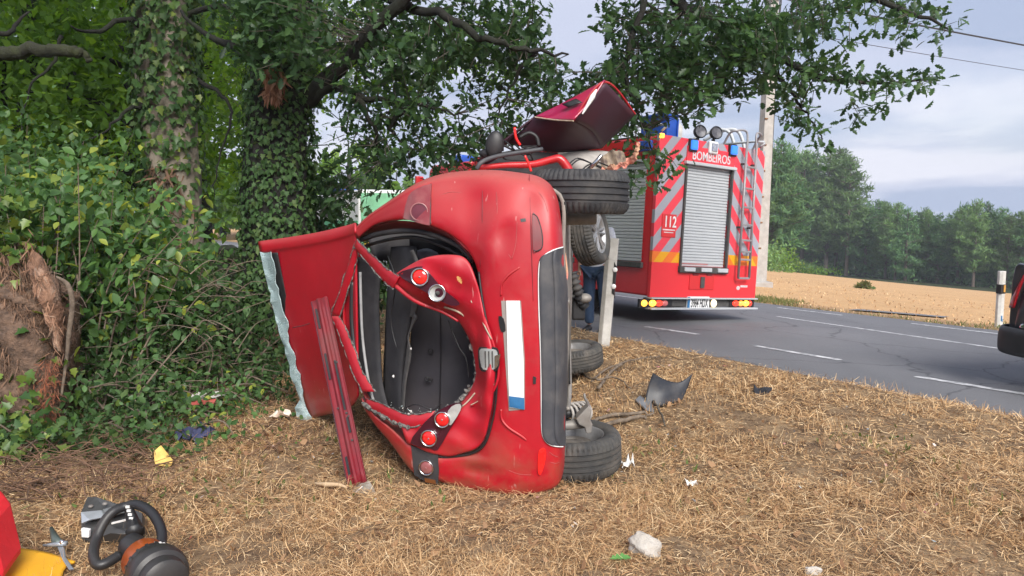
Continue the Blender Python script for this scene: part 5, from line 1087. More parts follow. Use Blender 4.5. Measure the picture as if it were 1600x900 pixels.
def stone(px, py, w, h, label, sd_):
    r = random.Random(sd_); ph = [r.uniform(0, 6) for _ in range(9)]
    fn = lambda d: 1 + .13*math.sin(3*d.x+ph[0]+2*d.z) + .10*math.sin(4*d.y+ph[1]) + .07*math.sin(7*d.z+5*d.x+ph[2]) + .04*math.sin(11*d.x-9*d.y+ph[3])
    p = GP(px, py); MB().ball(p + Vector((0, 0, h*.30)), 1, w/2, w*.36, h/2, 22, 14, fn).build('stone', stc, smooth=True, auto=50, label=label, cat='stone', group='stones in the straw')
stone(1008, 866, .15, .11, 'pale rounded stone half buried in the straw', 4); stone(1271, 899, .07, .05, 'small pale stone at the bottom edge', 9); stone(105*1+10, 0+890, .05, .04, 'tiny stone by the yellow mat', 3) if False else None
gl_ = GP(966, 886); leaves('green_leaf', [gl_ + Vector((-.04, 0, .035))], [(1, .25, .05)], [(0, -.2, 1)], [.10], 'oak', leafmat('fresh_leaf', [(.10,.26,.07),(.12,.3,.08)], .2), label='single fresh green oak leaf on the straw', cat='leaf')

# ------------------------------------------------------------------ rescue cutter, small tool, bag and mat
cb = GP(236, 905); e = root('rescue_cutter', GP(200, 880), 'black hydraulic rescue cutter with orange collar and ring handle', 'rescue tool')
a0 = P(243, 893, 2.90); a1 = P(170, 815, 3.42); axd = (a1-a0).normalized(); rub = pm('tool_black', (.018,.018,.02), .45, bump=.05, bs=120, dirt=(.12,.1,.08), da=.3)
Fm = frame(a0 - axd*.05, axd) @ Matrix.Scale(.9, 4)
MB().lathe([(.0005,-.10),(.07,-.10),(.095,-.085),(.10,-.05),(.10,-.03),(.118,-.02),(.125,.0),(.125,.05),(.118,.06),(.112,.065),(.112,.105),(.105,.112)], Fm, 40).build('motor_cap', rub, e, smooth=True, auto=35)
mb = MB()
for k in range(18):
    t = 2*math.pi*k/18; mb.box(Fm @ Vector((.112*math.cos(t), .112*math.sin(t), .085)), (.012,.012,.035), (Fm.to_3x3() @ Matrix.Rotation(t, 3, 'Z')))
mb.build('cap_ribs', rub, e)
mb = MB()
for k, (aa, bb_) in enumerate(((3.6,.03),(3.9,.05),(4.3,.02),(4.6,.045))): mb.box(Fm @ Vector((.05*math.cos(aa), .05*math.sin(aa), -.101)), (.022,.004,.004), Fm.to_3x3() @ Matrix.Rotation(aa*2, 3, 'Z'))
for k in range(4): mb.box(Fm @ Vector((.113*math.cos(1.75+k*.12), .113*math.sin(1.75+k*.12), .10-.008*k)), (.012,.006,.012), Fm.to_3x3())
mb.build('cap_marks', M['paper'], e)
MB().lathe([(.105,.112),(.098,.118),(.096,.225),(.088,.24),(.07,.25)], Fm, 40).build('orange_collar', pm('orange_anodised', (.62,.13,.025), .3, .4, vs=8), e, smooth=True, auto=35)
MB().lathe([(.07,.25),(.055,.30),(.05,.34),(.06,.36),(.06,.42)], Fm, 28).build('cylinder', rub, e, smooth=True, auto=35)
hp = [(234,856,3.08),(251,850,3.12),(252,828,3.18),(238,802,3.24),(216,789,3.28),(197,791,3.28),(176,800,3.24),(160,820,3.2),(150,845,3.15),(146,868,3.06),(152,882,3.02),(166,880,3.03),(186,868,3.08)]
MB().tube(cr([P(*h) for h in hp], 6), .021, 12).build('ring_handle', rub, e, smooth=True)
lg = MB().tube(cr([P(200,790,3.28), P(204,803,3.27), P(208,818,3.25), P(211,832,3.2)], 5), [.018,.022,.03,.04], 8).build('handle_bridge', rub, e, smooth=True)
for k in range(6): MB().box(P(199.5+k*1.8, 792+k*6, 3.24), (.016,.006,.010)).build('bridge_mark', M['paper'], lg)
K = [P(125,800,3.541), P(136,775,3.675), P(150,776,3.713), P(186,787,3.637), P(222,800,3.541), P(222,822,3.484), P(200,835,3.427), P(172,832,3.408), P(140,845,3.427), P(127,842,3.484)]
bl = MB().prism(K, (.0,.05,-.07)).build('blade_head', pm('blade_dark', (.045,.045,.045), .5, col2=(.07,.07,.07), vs=7), e, bevel=.008)
MB().prism([P(126,800,3.522), P(158,797,3.522), P(163,808,3.446), P(140,812,3.427), P(127,818,3.446)], (0,.02,-.01)).build('bare_blade', pm('bare_steel', (.5,.54,.58), .35, .4), bl, bevel=.003)
MB().prism([P(160,796,3.580), P(186,789,3.599), P(194,800,3.484), P(166,808,3.465)], (0,.02,-.01)).build('bare_blade', pm('bare_steel2', (.38,.40,.41), .4, .4), bl, bevel=.003)
MB().prism([P(126,826,3.427), P(139,828,3.408), P(138,841,3.408), P(127,840,3.427)], (0,.02,0)).build('white_tip', M['white'], bl, bevel=.004)
MB().prism([P(174,817,3.413), P(199,811,3.427), P(199,813.5,3.427), P(174,819.5,3.413)], (0,.01,0)).build('white_line', M['paper'], bl)
for x, y in ((142,791),(164,787)): MB().ball(P(x, y,3.599), .013, 1, 1, .6, 10, 6).build('pivot_bolt', M['steel'], bl, smooth=True)
e = root('folding_tool', GP(92, 868), 'small grey folding tool lying left of the rescue cutter', 'tool'); gt = pm('dull_green_metal', (.10,.13,.12), .45, .3, vs=9); g2 = pm('grey_blade', (.30,.33,.37), .35, .4, vs=9)
MB().tube([P(80,825,3.446), P(88,845,3.332), P(94,850,3.303)], [.008,.02,.018], 8).build('grip', gt, e, smooth=True)
MB().tube([P(68,852,3.313), P(84,851,3.294), P(104,849,3.294)], [.005,.010,.012], 8).build('crossbar', g2, e, smooth=True)
MB().prism([P(89,854,3.294), P(99,853,3.294), P(102,870,3.199), P(115,888,3.094), P(107,890,3.094), P(97,874,3.180)], (0,.01,-.012)).build('blade', g2, e, bevel=.004)
MB().ball(P(97,847,3.294), .012, 1, 1, 1, 10, 6).build('pivot', M['chrome'], e, smooth=True)
ym = pm('yellow_tarp', (.78,.40,.02), .55, col2=(.7,.35,.02), vs=5, bump=.15, bs=12)
MB().patch([[GP(-60, 870, .05), GP(20, 874, .05), GP(70, 879, .045), GP(118, 889, .03)], [GP(-60, 905, .05), GP(10, 905, .05), GP(60, 905, .045), GP(100, 903, .03)], [GP(-60, 980, .05), GP(0, 980, .04), GP(50, 980, .04), GP(85, 980, .03)]], 4, 5).build('equipment_mat', ym, smooth=True, solid=.012, label='yellow equipment mat corner on the straw', cat='mat')
rb = [P(-90,800,3.05), P(-32,802,3.05), P(-16,826,3.0), P(4,915,2.85), P(-90,935,2.8)]
e = MB().prism(rb, (-.10,.30,.0)).build('equipment_bag', pm('bag_red', (.68,.02,.03), .6, col2=(.6,.016,.025), vs=6, bump=.2, bs=20), bevel=.03, label='red equipment bag at the bottom corner on the yellow mat', cat='bag')
# ------------------------------------------------------------------ trees
def trunk_mesh(pts, radii, n=18, k=6, rough=.06, flute=.08, seed=1):
    c = cr(pts, k); m = len(c); rs = np.interp(np.linspace(0, 1, m), np.linspace(0, 1, len(radii)), radii); r_ = random.Random(seed); ph = [r_.uniform(0, 6) for _ in range(6)]
    mb = MB(); vs = []
    for i, p in enumerate(c):
        for j in range(n):
            t = 2*math.pi*j/n; q = 1 + flute*math.sin(3*t+ph[0]+i*.12) + rough*math.sin(5*t+ph[1]+i*.5) + rough*.6*math.sin(9*t+i*.9+ph[2]) + r_.gauss(0, rough*.35)
            vs.append(p + float(rs[i]*q)*Vector((math.cos(t), math.sin(t), 0)))
    fs = [(i*n+j, i*n+(j+1) % n, (i+1)*n+(j+1) % n, (i+1)*n+j) for i in range(m-1) for j in range(n)] + [tuple(range((m-1)*n, m*n))]
    return mb.add(vs, fs), c, [float(q) for q in rs]
def ivy_on(name, c, rs, n, size, parent, mat, lo=0, hi=1, mask=None, out=.07):
    t = lo + (hi-lo)*rng.random(n); i = np.clip((t*(len(c)-1)).astype(int), 0, len(c)-2); ca = np.array([tuple(p) for p in c]); f = t*(len(c)-1) - i
    p = ca[i]*(1-f)[:,None] + ca[i+1]*f[:,None]; a = rng.uniform(0, 2*np.pi, n); d = np.column_stack([np.cos(a), np.sin(a), np.zeros(n)])
    pos = p + d*(np.array(rs)[i]*1.02 + np.abs(rng.normal(0, out, n)))[:,None]
    if mask is not None: k = mask(pos, d); pos, d = pos[k], d[k]; n = len(pos)
    td = d*.35 + rv(n, .35); td[:,2] -= .8
    return leaves(name, pos, td, d + rv(n, .35), rng.uniform(size[0], size[1], n), 'ivy', mat, parent)
class LimbSet:
    def __init__(s): s.l = []
    def build(s, name, mat, parent, smooth=True):
        for c, r, n in s.l: MB().tube(c, r, n).build(name, mat, parent, smooth=True)
def limb(ls, pts, r, n=8, k=5):
    c = cr(pts, k); c = [p + Vector((random.gauss(0, .012), random.gauss(0, .012), random.gauss(0, .012))) for p in c]; ls.l.append((c, r, n)); return c
def sprays(pos, dirs, nl, lsz, spread, slen, up=.5):
    """twigs with leaves: returns (stem segments, leaf pos, tdir, normals, size)"""
    n = len(pos); dirs = nrm(dirs); segs = []
    L0 = rng.uniform(slen*.7, slen*1.3, n); tip = pos + dirs*L0[:,None]; tip[:,2] -= .15*L0
    LP, LT, LN = [], [], []
    for k in range(nl):
        f = (.35 + .65*(k/(nl-1)))
        p = pos + (tip-pos)*f + rv(n, spread*.35); td = dirs*.7 + rv(n, .75); nnv = rv(n, .55); nnv[:,2] += up + .4
        LP.append(p); LT.append(td); LN.append(nnv)
    return np.stack([pos, tip], 1), np.vstack(LP), np.vstack(LT), np.vstack(LN), rng.uniform(lsz[0], lsz[1], n*nl)
def twigs(name, segs, r, mat, parent):
    a, b = segs[:,0], segs[:,1]; d = nrm(b-a); s1 = nrm(np.cross(d, np.array([[.3,.2,1.]]))); s2 = np.cross(d, s1); V = []
    for q, rr in ((a, r), (b, r*.35)):
        for k in range(3): t = 2*math.pi*k/3; V.append(q + rr*(math.cos(t)*s1 + math.sin(t)*s2))
    V = np.stack(V, 1).reshape(-1, 3)
    return npmesh(name, V, [(0,1,4,3),(1,2,5,4),(2,0,3,5)], 6, len(a), mat, parent, 'stuff')
def pix(px, py, Y):                                                  # vectorised P
    px, py, Y = np.asarray(px, float), np.asarray(py, float), np.asarray(Y, float); v = (450-py)/FPX; dyv = CP + v*SP; t = Y/dyv
    return np.column_stack([(px-800)/FPX*t, Y, EYE + (-SP + v*CP)*t])
def blobs(bl, dens, Y):
    out = []
    for cx_, cy_, rx, ry, *o in bl:
        k = max(2, int(rx*ry/dens)); a = rng.uniform(0, 2*np.pi, k); r = np.sqrt(rng.random(k)); y0, y1 = o[0] if o else Y
        out.append(pix(cx_ + rx*r*np.cos(a), cy_ + ry*r*np.sin(a), rng.uniform(y0, y1, k)))
    return np.vstack(out)

# --- the big ivy-clad oak whose boughs hang over the wreck
bo = H(436, 600); bo = Vector((P(438,420,7.4).x, 7.4, 0)); oak = root('oak_tree', bo, 'large oak with ivy-covered trunk whose boughs hang over the wreck', 'tree')
tp = [bo + Vector((.05,0,-.1)), bo + Vector((0,0,.4)), bo + Vector((-.02,0,1.5)), bo + Vector((.05,.05,3)), bo + Vector((.12,.1,4.6)), bo + Vector((.3,.2,6.2)), bo + Vector((.3,.3,8.5))]
mb, tcx, trs = trunk_mesh(tp, [.40,.33,.29,.27,.26,.2,.1], seed=3); mb.build('trunk', M['barkd'], oak, smooth=True)
ivy_on('ivy', tcx, trs, 11000, (.032, .062), oak, M['ivy'], .0, .62, out=.035)
def fibres(name, c, rs, n, parent, lo, hi, ang, sp, ln=(.06,.22)):
    i = rng.integers(int(lo*(len(c)-1)), max(1, int(hi*(len(c)-1))), n); a = rng.normal(ang, sp, n); ca = np.array([tuple(p) for p in c]); d = np.column_stack([np.cos(a), np.sin(a), np.zeros(n)])
    pos = ca[i] + d*(np.array(rs)[i]*1.03)[:,None]; pos[:,2] += rng.uniform(-.1, .1, n); td = rv(n, .4); td[:,2] -= .8
    return leaves(name, pos, td, d, rng.uniform(*ln, n), 'fib', M['fibre'], parent, 'stuff')
q1 = P(428, 128, 7.05)                                               # torn bark hanging
tb_ = 260; q = np.array([tuple(P(float(x), float(y), 7.0)) for x, y in zip(rng.normal(427, 7, tb_), rng.uniform(100, 150, tb_))]); td = rv(tb_, .3); td[:,2] -= .9
leaves('torn_bark', q, td, rv(tb_, .5) + np.array([0, -1, 0]), rng.uniform(.05, .15, tb_), 'lance', leafmat('torn_bark', [(.16,.075,.045),(.26,.13,.08),(.34,.19,.12),(.10,.05,.035)], 0, .9, .1), oak, 'stuff')
fibres('hanging_fibres', tcx, trs, 500, oak, .02, .22, -1.57, .7)
lm = LimbSet()
L1 = limb(lm, [P(470,160,7.4), P(530,108,7.2), P(575,52,7.0), P(640,-10,6.8), P(760,-90,6.6), P(900,-120,6.8)], [.10,.075,.06,.055,.05,.04])
L2 = limb(lm, [P(500,-60,7.2), P(610,0,7.0), P(700,27,6.7), P(760,62,6.6), P(830,80,6.6), P(885,86,6.7)], [.06,.045,.036,.03,.02,.008])
L3 = limb(lm, [P(450,190,7.4), P(520,138,7.2), P(580,155,7.0), P(650,162,7.0), P(720,180,7.1)], [.05,.036,.028,.02,.008])
L4 = limb(lm, [P(460,-120,7.2), P(760,-140,7.2), P(950,-60,7.6), P(1090,20,7.9), P(1210,90,8.0), P(1330,128,7.8), P(1470,124,7.6)], [.16,.13,.10,.07,.045,.022,.006], k=7)
L5 = limb(lm, [P(950,-60,7.6), P(1150,-40,7.6), P(1320,-10,7.5), P(1440,25,7.4), P(1485,45,7.4)], [.08,.06,.04,.02,.006])
L6 = limb(lm, [P(1190,80,8.0), P(1240,150,7.8), P(1265,185,7.7), P(1288,232,7.6)], [.03,.018,.010,.005])
L7 = limb(lm, [P(1010,-60,7.6), P(1000,20,7.4), P(975,110,7.3), P(1000,180,7.4), P(1020,240,7.6)], [.05,.032,.024,.016,.006])
L8 = limb(lm, [P(640,162,7.0), P(610,200,7.0), P(640,235,7.1)], [.03,.02,.006]); L9 = limb(lm, [P(560,152,7.0), P(585,200,7.0), P(600,250,7.2)], [.028,.018,.006])
L10 = limb(lm, [P(835,80,6.6), P(800,130,6.8), P(775,190,6.9)], [.02,.012,.005]); L11 = limb(lm, [P(440,120,7.3), P(380,80,7.6), P(330,60,8.0), P(280,20,8.2)], [.07,.05,.03,.015])
lm.build('limb', M['barkd'], oak, smooth=True)
near = [(470,50,70,60,(6.4,7.6)),(400,30,60,45,(6.6,7.8)),(420,90,45,25,(6.6,7.1)),(560,35,70,50),(640,55,80,60),(740,35,90,55),(815,30,38,40),(838,72,28,36),(555,118,45,45),(630,125,55,50),(585,165,60,22),
        (738,85,30,25),(800,110,60,40),(765,185,35,38),(750,150,20,30),(862,125,28,42),(845,165,30,25),(560,215,30,28),(620,225,55,22),(690,228,60,22),(725,215,40,18),(640,195,45,16),(590,250,22,14),(535,285,24,24),(566,258,20,12),(622,264,22,10),(545,312,12,14),(578,296,14,10),(604,284,14,8),(505,300,25,60,(7.4,8.2)),
        (650,262,50,10,(7.2,8.6)),(735,256,26,14,(7.2,8.6))]
right = [(985,55,25,50),(1020,35,60,48),(1085,35,80,48),(1150,45,75,55),(1220,35,75,48),(1290,15,60,28),(1375,5,60,20),(1435,22,35,20),(1468,42,18,14),(940,130,42,34),(1000,115,55,45),(1060,105,50,42),(1120,85,55,42),(1190,85,40,32),
         (915,172,42,36),(1000,172,55,34),(1062,160,40,24),(1110,140,35,22),(1232,115,40,36),(1275,110,35,25),(1325,120,35,14),(1375,130,38,14),(1420,122,22,12),(1458,124,20,10),(1350,160,26,16),(1380,150,18,12),(1250,150,36,18),(1242,170,22,14),(1266,192,13,16),(1285,222,17,14),
         (985,205,24,36),(1006,215,16,22),(1000,262,12,10),(1045,243,9,5,(6.7,6.8)),(1026,262,7,8,(6.7,6.8)),(895,215,40,20),(960,140,40,40)]
pp = np.vstack([blobs(near, 62, (6.55, 8.7)), blobs(right, 62, (6.9, 8.6))])
al = np.array([tuple(p) for Lx in (L1, L2, L3, L4, L5, L6, L7, L8, L9, L10, L11) for p in Lx])
dd = np.linalg.norm(pp[:,None,:] - al[None,:,:], axis=2); nr = al[dd.argmin(1)]; dirv = pp - nr + rv(len(pp), .12); dirv[:,2] -= .02
sg, lp_, lt, ln_, ls = sprays(pp, dirv, 9, (.075, .135), .15, .18)
leaves('foliage', lp_, lt, ln_, ls, 'oak', M['oak'], oak)
bk_ = blobs([(540,60,60,50),(600,110,70,55),(680,70,70,50),(640,160,60,25),(760,70,60,40),(580,190,50,20),(800,130,40,30),(380,60,60,50),(370,150,25,60)], 95, (9.2,10.8)); s9, p9, t9, n9, z9 = sprays(bk_, rv(len(bk_)), 9, (.08,.14), .2, .25); leaves('foliage', p9, t9, n9, z9, 'oak', M['wood'], oak); twigs('twigs', s9, .005, M['twig'], oak); twigs('twigs', sg, .005, M['twig'], oak)
far_tw = np.stack([nr, pp], 1); ok = (dd.min(1) < .75); twigs('branchlets', far_tw[ok][::3], .007, M['twig'], oak)
# unseen crown above the frame, added to shade the ground under the trees
k = 1500; a = rng.uniform(0, 2*np.pi, k); r = 5.2*np.sqrt(rng.random(k)); cr_ = np.column_stack([bo.x + 1.2 + r*np.cos(a), bo.y + .8 + r*np.sin(a)*.85, 4.7 + 4.2*rng.random(k)*(1-(r/6.5)**2)])
v_ = (cr_[:,2]-EYE)/np.maximum(cr_[:,1], .5); pyy = 450 - FPX*np.tan(np.arctan(v_) + PITCH); pxx = 800 + FPX*cr_[:,0]/cr_[:,1]
cr_ = cr_[((pyy < -15) | (cr_[:,1] < .6)) & (cr_[:,1] > 3.2)]; sg, lp_, lt, ln_, ls = sprays(cr_, rv(len(cr_)), 6, (.11, .18), .3, .35)
leaves('upper_foliage', lp_, lt, ln_, ls, 'quad', M['oak'], oak)
um = LimbSet()
for k in range(9):
    a = k*.7; limb(um, ([bo + Vector((.2,.2,4.0+.4*k)), bo + Vector((.2+1.5*math.cos(a), .2+1.5*math.sin(a), 5.3+.35*k)), bo + Vector((.2+3.8*math.cos(a), .2+3.4*math.sin(a), 6.2+.2*k))]), [.09,.06,.015], 7)
um.build('limb', M['barkd'], oak, smooth=True)

# --- second trunk, paler, ivy in patches
b1_ = Vector((P(272,420,8.6).x, 8.6, 0)); tr1 = root('oak_tree', b1_, 'paler trunk partly covered in ivy left of the big oak', 'tree')
mb, c1_, r1_ = trunk_mesh([b1_ + Vector((0,0,-.1)), b1_ + Vector((.02,0,.8)), b1_ + Vector((.05,0,2)), b1_ + Vector((0,0,3.2)), b1_ + Vector((-.05,.1,4.8)), b1_ + Vector((-.05,.1,7))], [.36,.30,.27,.28,.25,.15], seed=8, flute=.12); mb.build('trunk', M['barkp'], tr1, smooth=True)
ivy_on('ivy', c1_, r1_, 6500, (.05, .10), tr1, M['ivy'], 0, .8, mask=lambda p, d: (rng.random(len(p)) < np.clip(.25 + 1.2*(p[:,2]-2.5), .12, 1)) | ((p[:,2] < 1.1) & (rng.random(len(p)) < .6)) | (d[:,0] < -.45), out=.06)
ivy_on('ivy', c1_, r1_, 900, (.06, .11), tr1, M['ivyl'], .25, .75, mask=lambda p, d: (d[:,1] < 0) & (p[:,2] > 2.0), out=.08)
fibres('hanging_fibres', c1_, r1_, 260, tr1, .15, .45, -1.7, .5, (.1,.35))
lm = LimbSet(); limb(lm, [b1_ + Vector((0,0,3.3)), P(205,32,8.3), P(150,50,8.0), P(112,44,7.6)], [.05,.03,.022,.008]); limb(lm, [P(270,150,8.6), P(215,165,8.3), P(180,190,8.0), P(150,215,7.9), P(115,235,7.8)], [.03,.022,.014,.008,.004]); limb(lm, [P(300,120,8.6), P(345,150,8.4), P(362,190,8.3), P(340,250,8.2), P(336,310,8.2)], [.03,.02,.013,.008,.004])
limb(lm, [b1_ + Vector((0,0,3.6)), P(330,10,8.4), P(390,20,8.2), P(420,40,8.2)], [.04,.03,.02,.006]); lm.build('limb', M['barkd'], tr1, smooth=True)
kk = 800; a = rng.uniform(0, 2*np.pi, kk); r = 3.6*np.sqrt(rng.random(kk)); q = np.column_stack([b1_.x - .6 + r*np.cos(a), b1_.y + 2.6 + .7*r*np.sin(a), 5.2 + 3.0*rng.random(kk)])
sg, lp_, lt, ln_, ls = sprays(q, rv(len(q)), 6, (.10,.16), .25, .3); leaves('crown', lp_, lt, ln_, ls, 'quad', M['wood'], tr1)

# --- mossy limb and boughs reaching in from a tree beyond the left edge
b3 = Vector((P(-260,420,6.6).x, 6.6, 0)); tr3 = root('oak_tree', b3, 'mossy broken limb reaching in from a tree beyond the left edge', 'tree')
mb, c3, r3 = trunk_mesh([b3 + Vector((0,0,-.1)), b3 + Vector((0,0,1.5)), b3 + Vector((.1,0,3)), b3 + Vector((.1,0,6))], [.35,.28,.25,.12], seed=5); mb.build('trunk', M['bark'], tr3, smooth=True)
lm = LimbSet(); limb(lm, [b3 + Vector((.1,0,2.7)), P(-60,86,6.3), P(0,84,6.2), P(60,80,6.15), P(110,80,6.1), P(128,86,6.1), P(142,96,6.1)], [.085,.062,.055,.05,.046,.034,.008], 12); lm.build('mossy_limb', pm('mossy_bark', (.014,.012,.010), .95, col2=(.03,.036,.012), vs=7, bump=.8, bs=35), tr3, smooth=True)
lm = LimbSet(); limb(lm, [b3 + Vector((.1,0,3)), P(-40,60,6.6), P(20,45,6.8), P(45,18,6.9)], [.035,.026,.02,.006]); limb(lm, [P(95,55,8.4), P(80,100,8.3), P(45,140,8.2), P(32,210,8.2)], [.022,.016,.011,.005]); lm.build('limb', M['barkd'], tr3, smooth=True)

# --- torn ivy-covered stump at the left
b4 = Vector((P(42,560,5.3).x, 5.35, 0)); stp = root('tree_stump', b4, 'torn reddish stump wrapped in ivy at the left edge', 'stump')
mb, c4_, r4 = trunk_mesh([b4 + Vector((-.06,0,-.15)), b4 + Vector((-.04,0,.25)), b4 + Vector((0,0,.7)), b4 + Vector((-.02,0,.95)), b4 + Vector((-.07,0,1.12)), b4 + Vector((-.12,.02,1.27)), b4 + Vector((-.15,.04,1.36))], [.30,.285,.30,.27,.19,.11,.03], n=46, k=10, seed=12, rough=.10, flute=.12); mb.build('trunk', M['hairy'], stp, smooth=True)
fibres('root_fibres', c4_, r4, 3600, stp, 0, .86, -1.45, .75, (.025, .085))
sk_ = MB()
for _ in range(46):
    a_ = random.uniform(-2.6, -.1); h_ = random.uniform(.85, 1.22); r_0 = float(np.interp(h_, [.85, 1.0, 1.12, 1.27], [.28, .26, .19, .11])); c_ = b4 + Vector((-.05 + r_0*math.cos(a_), r_0*math.sin(a_), h_)); sk_.tube([c_ - Vector((0,0,.08)), c_ + Vector((random.gauss(0,.012), random.gauss(0,.012), random.uniform(.04,.14)))], [.010, .001], 5, cap=False)
sk_.build('splinters', M['torn'], stp, kind='stuff')
def TW(px, py, d): return P(px, py, 5.35 - .29 + d)
MB().patch([[TW(40,385,.12), TW(62,402,.06), TW(84,438,.10)], [TW(48,420,.04), TW(72,440,-.03), TW(94,462,.08)], [TW(55,455,.02), TW(76,480,-.015), TW(98,480,.10)], [TW(72,490,.02), TW(84,510,.02), TW(96,515,.10)], [TW(88,540,.05), TW(94,550,.06), TW(98,552,.10)]], 5, 5, lambda p: p + Vector((random.gauss(0,.003), .016*math.sin(90*p.x+8*p.z) + .014*math.sin(40*p.z+15*p.x) + random.gauss(0,.007), random.gauss(0,.004)))).build('torn_wood', M['torn'], stp, smooth=True, solid=.02)
MB().tube(cr([TW(88,432,.0), TW(106,445,.0), TW(113,475,.02), TW(108,520,.03), TW(104,560,.04), TW(96,620,.03)], 6), [.006,.016,.018,.016,.012,.008], 8).build('vine', M['stick'], stp, smooth=True)
nr_ = 420; q = np.array([tuple(TW(px, py, -.02)) for px, py in zip(rng.normal(74, 9, nr_), rng.uniform(560, 660, nr_))]); td = rv(nr_, .5); td[:,2] -= .7
leaves('red_rot', q, td, rv(nr_, .4) + np.array([0, -1, 0]), rng.uniform(.02, .06, nr_), 'fib', leafmat('red_rot', [(.22,.07,.04),(.30,.11,.06),(.14,.055,.035),(.24,.12,.075)], 0, .9, .1), stp, 'stuff')
nr_ = 120; q = np.array([tuple(TW(px, py, -.03)) for px, py in zip(rng.normal(0, 7, nr_) + np.tile([44,56,66,76,84,90], 20), np.tile([385,410,440,470,505,545], 20) + rng.normal(0, 14, nr_))]); td = rv(nr_, .35); td[:,2] -= .9
leaves('wood_splinters', q, td, rv(nr_, .3) + np.array([0, -1, 0]), rng.uniform(.03, .09, nr_), 'fib', leafmat('splinters', [(.20,.11,.07),(.30,.17,.11),(.12,.07,.048),(.36,.25,.18)], 0, .9, .1), stp, 'stuff')
ivy_on('ivy', c4_, r4, 520, (.05,.09), stp, M['ivyl'], 0, .7, mask=lambda p, d: (d[:,0] < -.15) & (rng.random(len(p)) < .8), out=.05)
ivy_on('ivy', c4_, r4, 700, (.05,.095), stp, M['ivyl'], .55, 1.0, mask=lambda p, d: (d[:,0] < -.1), out=.10)
shrub_q = [(8,345,5.25,.22,.25,420)]
ivy_on('ivy', c4_, r4, 160, (.05,.08), stp, M['ivyl'], 0, .3, out=.12)
# thin stump hiding behind, and the mossy wall in the gap
wl = root('dry_stone_wall', H(372, 415), 'mossy tumbled dry stone wall between the two trunks', 'wall'); ms_ = pm('mossy_stone', (.10,.095,.08), .95, col2=(.055,.075,.03), vs=5, bump=.7, bs=20)
for i, (px, py, w, h) in enumerate(((322,400,.5,.22),(352,396,.45,.24),(384,402,.42,.28),(386,424,.5,.2),(350,424,.5,.2),(318,424,.4,.2),(300,380,.4,.25),(306,408,.4,.2))):
    c = P(px-6, py, 11.4); ph = random.uniform(0, 6); MB().ball(c, 1, w*.52, .28, h*.62, 12, 8, lambda d: (1 + .12*math.sin(4*d.x+ph) + .1*math.sin(5*d.z+ph))*min(1.25, 1/max(abs(d.x), abs(d.z), abs(d.y)))*.85).build('wall_stone', ms_, wl, smooth=True, auto=45)
for i in range(18):
    c = P(296+random.uniform(0, 112), 432 + 22*(i//6), 11.3); ph = i; MB().ball(c, 1, .26, .25, .13, 10, 7, lambda d: 1 + .12*math.sin(4*d.x+ph)).build('wall_stone', ms_, wl, smooth=True)
gp = H(347, 352); e = root('stone_gatepost', gp, 'pale grey stone post in the sunny gap beyond the trunks', 'post'); hh_ = (P(347,324,gp.y)-P(347,350,gp.y)).length; wd = (P(340,340,gp.y)-P(354,340,gp.y)).length
MB().box(gp + Vector((0,0,hh_/2)), (wd, wd*.8, hh_)).build('shaft', conc, e, bevel=.08); MB().box(gp + Vector((-wd*.22,-wd*.42,hh_*.75)), (wd*.25, .1, hh_*.25)).build('plaque', M['felt'], e)

# --- woodland behind: trees as individuals with their own trunks and crowns
def wood_tree(px, Y, h, rx, zc, rz, n, label, mat='wood', lsz=(.10,.18), trunk=.14, dens=6):
    x = P(px, 400, Y).x; b = Vector((x, Y, float(zg(x, Y)))); e = root('woodland_tree', b, label, 'tree', 'trees in the wood behind the wreck')
    mb = MB(); tips = []
    mb.tube(cr([b + Vector((0,0,-.1)), b + Vector((random.gauss(0,.1),0,h*.3)), b + Vector((random.gauss(0,.2),0,h*.6)), b + Vector((random.gauss(0,.3),0,h*.95))], 5), [trunk*1.2,trunk,trunk*.7,.02], 9)
    for k in range(14):
        a = random.uniform(0, 6.28); z0 = h*random.uniform(.25, .8); d = Vector((math.cos(a), math.sin(a), random.uniform(.05, .5)))*rx*random.uniform(.5, .9)
        mb.tube(cr([b + Vector((0,0,z0)), b + Vector((0,0,z0)) + d*.5 + Vector((0,0,.15)), b + Vector((0,0,z0)) + d], 4), [.05,.03,.008], 6)
    mb.build('trunk', M['barkd'], e, smooth=True)
    nc = max(20, n//60); cc = rng.normal(0, 1, (nc, 3)); cc = nrm(cc)*(rng.random((nc, 1))**.45); cc = cc*np.array([rx, rx*.8, rz]) + np.array([b.x, b.y, b.z+zc])
    i = rng.integers(0, nc, n//dens); pos = cc[i] + rv(len(i), .26)*np.array([1, 1, .6]); dv = pos - np.array([b.x, b.y, b.z+zc]); dv[:,2] *= .4
    sg, lp_, lt, ln_, ls = sprays(pos, nrm(dv) + rv(len(i), .5), dens, lsz, .22, .32)
    leaves('crown', lp_, lt, ln_, ls, 'quad', M[mat], e); return e
wt_ = [(-160,9.5,7,2.4,3.8,2.6,6000,'leafy tree standing beyond the left edge of the photo'),(20,11.5,7,2.2,3.6,2.2,6000,'leafy tree behind the torn stump'),(130,13.5,8,2.6,3.8,2.9,7000,'leafy tree behind the mossy limb'),
       (215,11.8,6.5,1.6,2.9,1.9,4200,'slim leafy tree close left of the pale trunk'),(330,16,9,2.6,5.0,2.7,8000,'bright green tree seen between the two trunks'),(-60,15,9,3.2,4.4,3.6,9000,'tall leafy tree far behind the stump'),
       (180,18,11,3.6,5.2,4.2,10000,'tall leafy tree far behind the mossy limb'),(420,20,10,2.6,6.4,2.6,6000,'leafy tree far behind the big oak'),(40,24,13,5,6.2,5.2,10000,'largest leafy tree deep in the wood')]
for w in wt_: wood_tree(*w[:7], w[7])
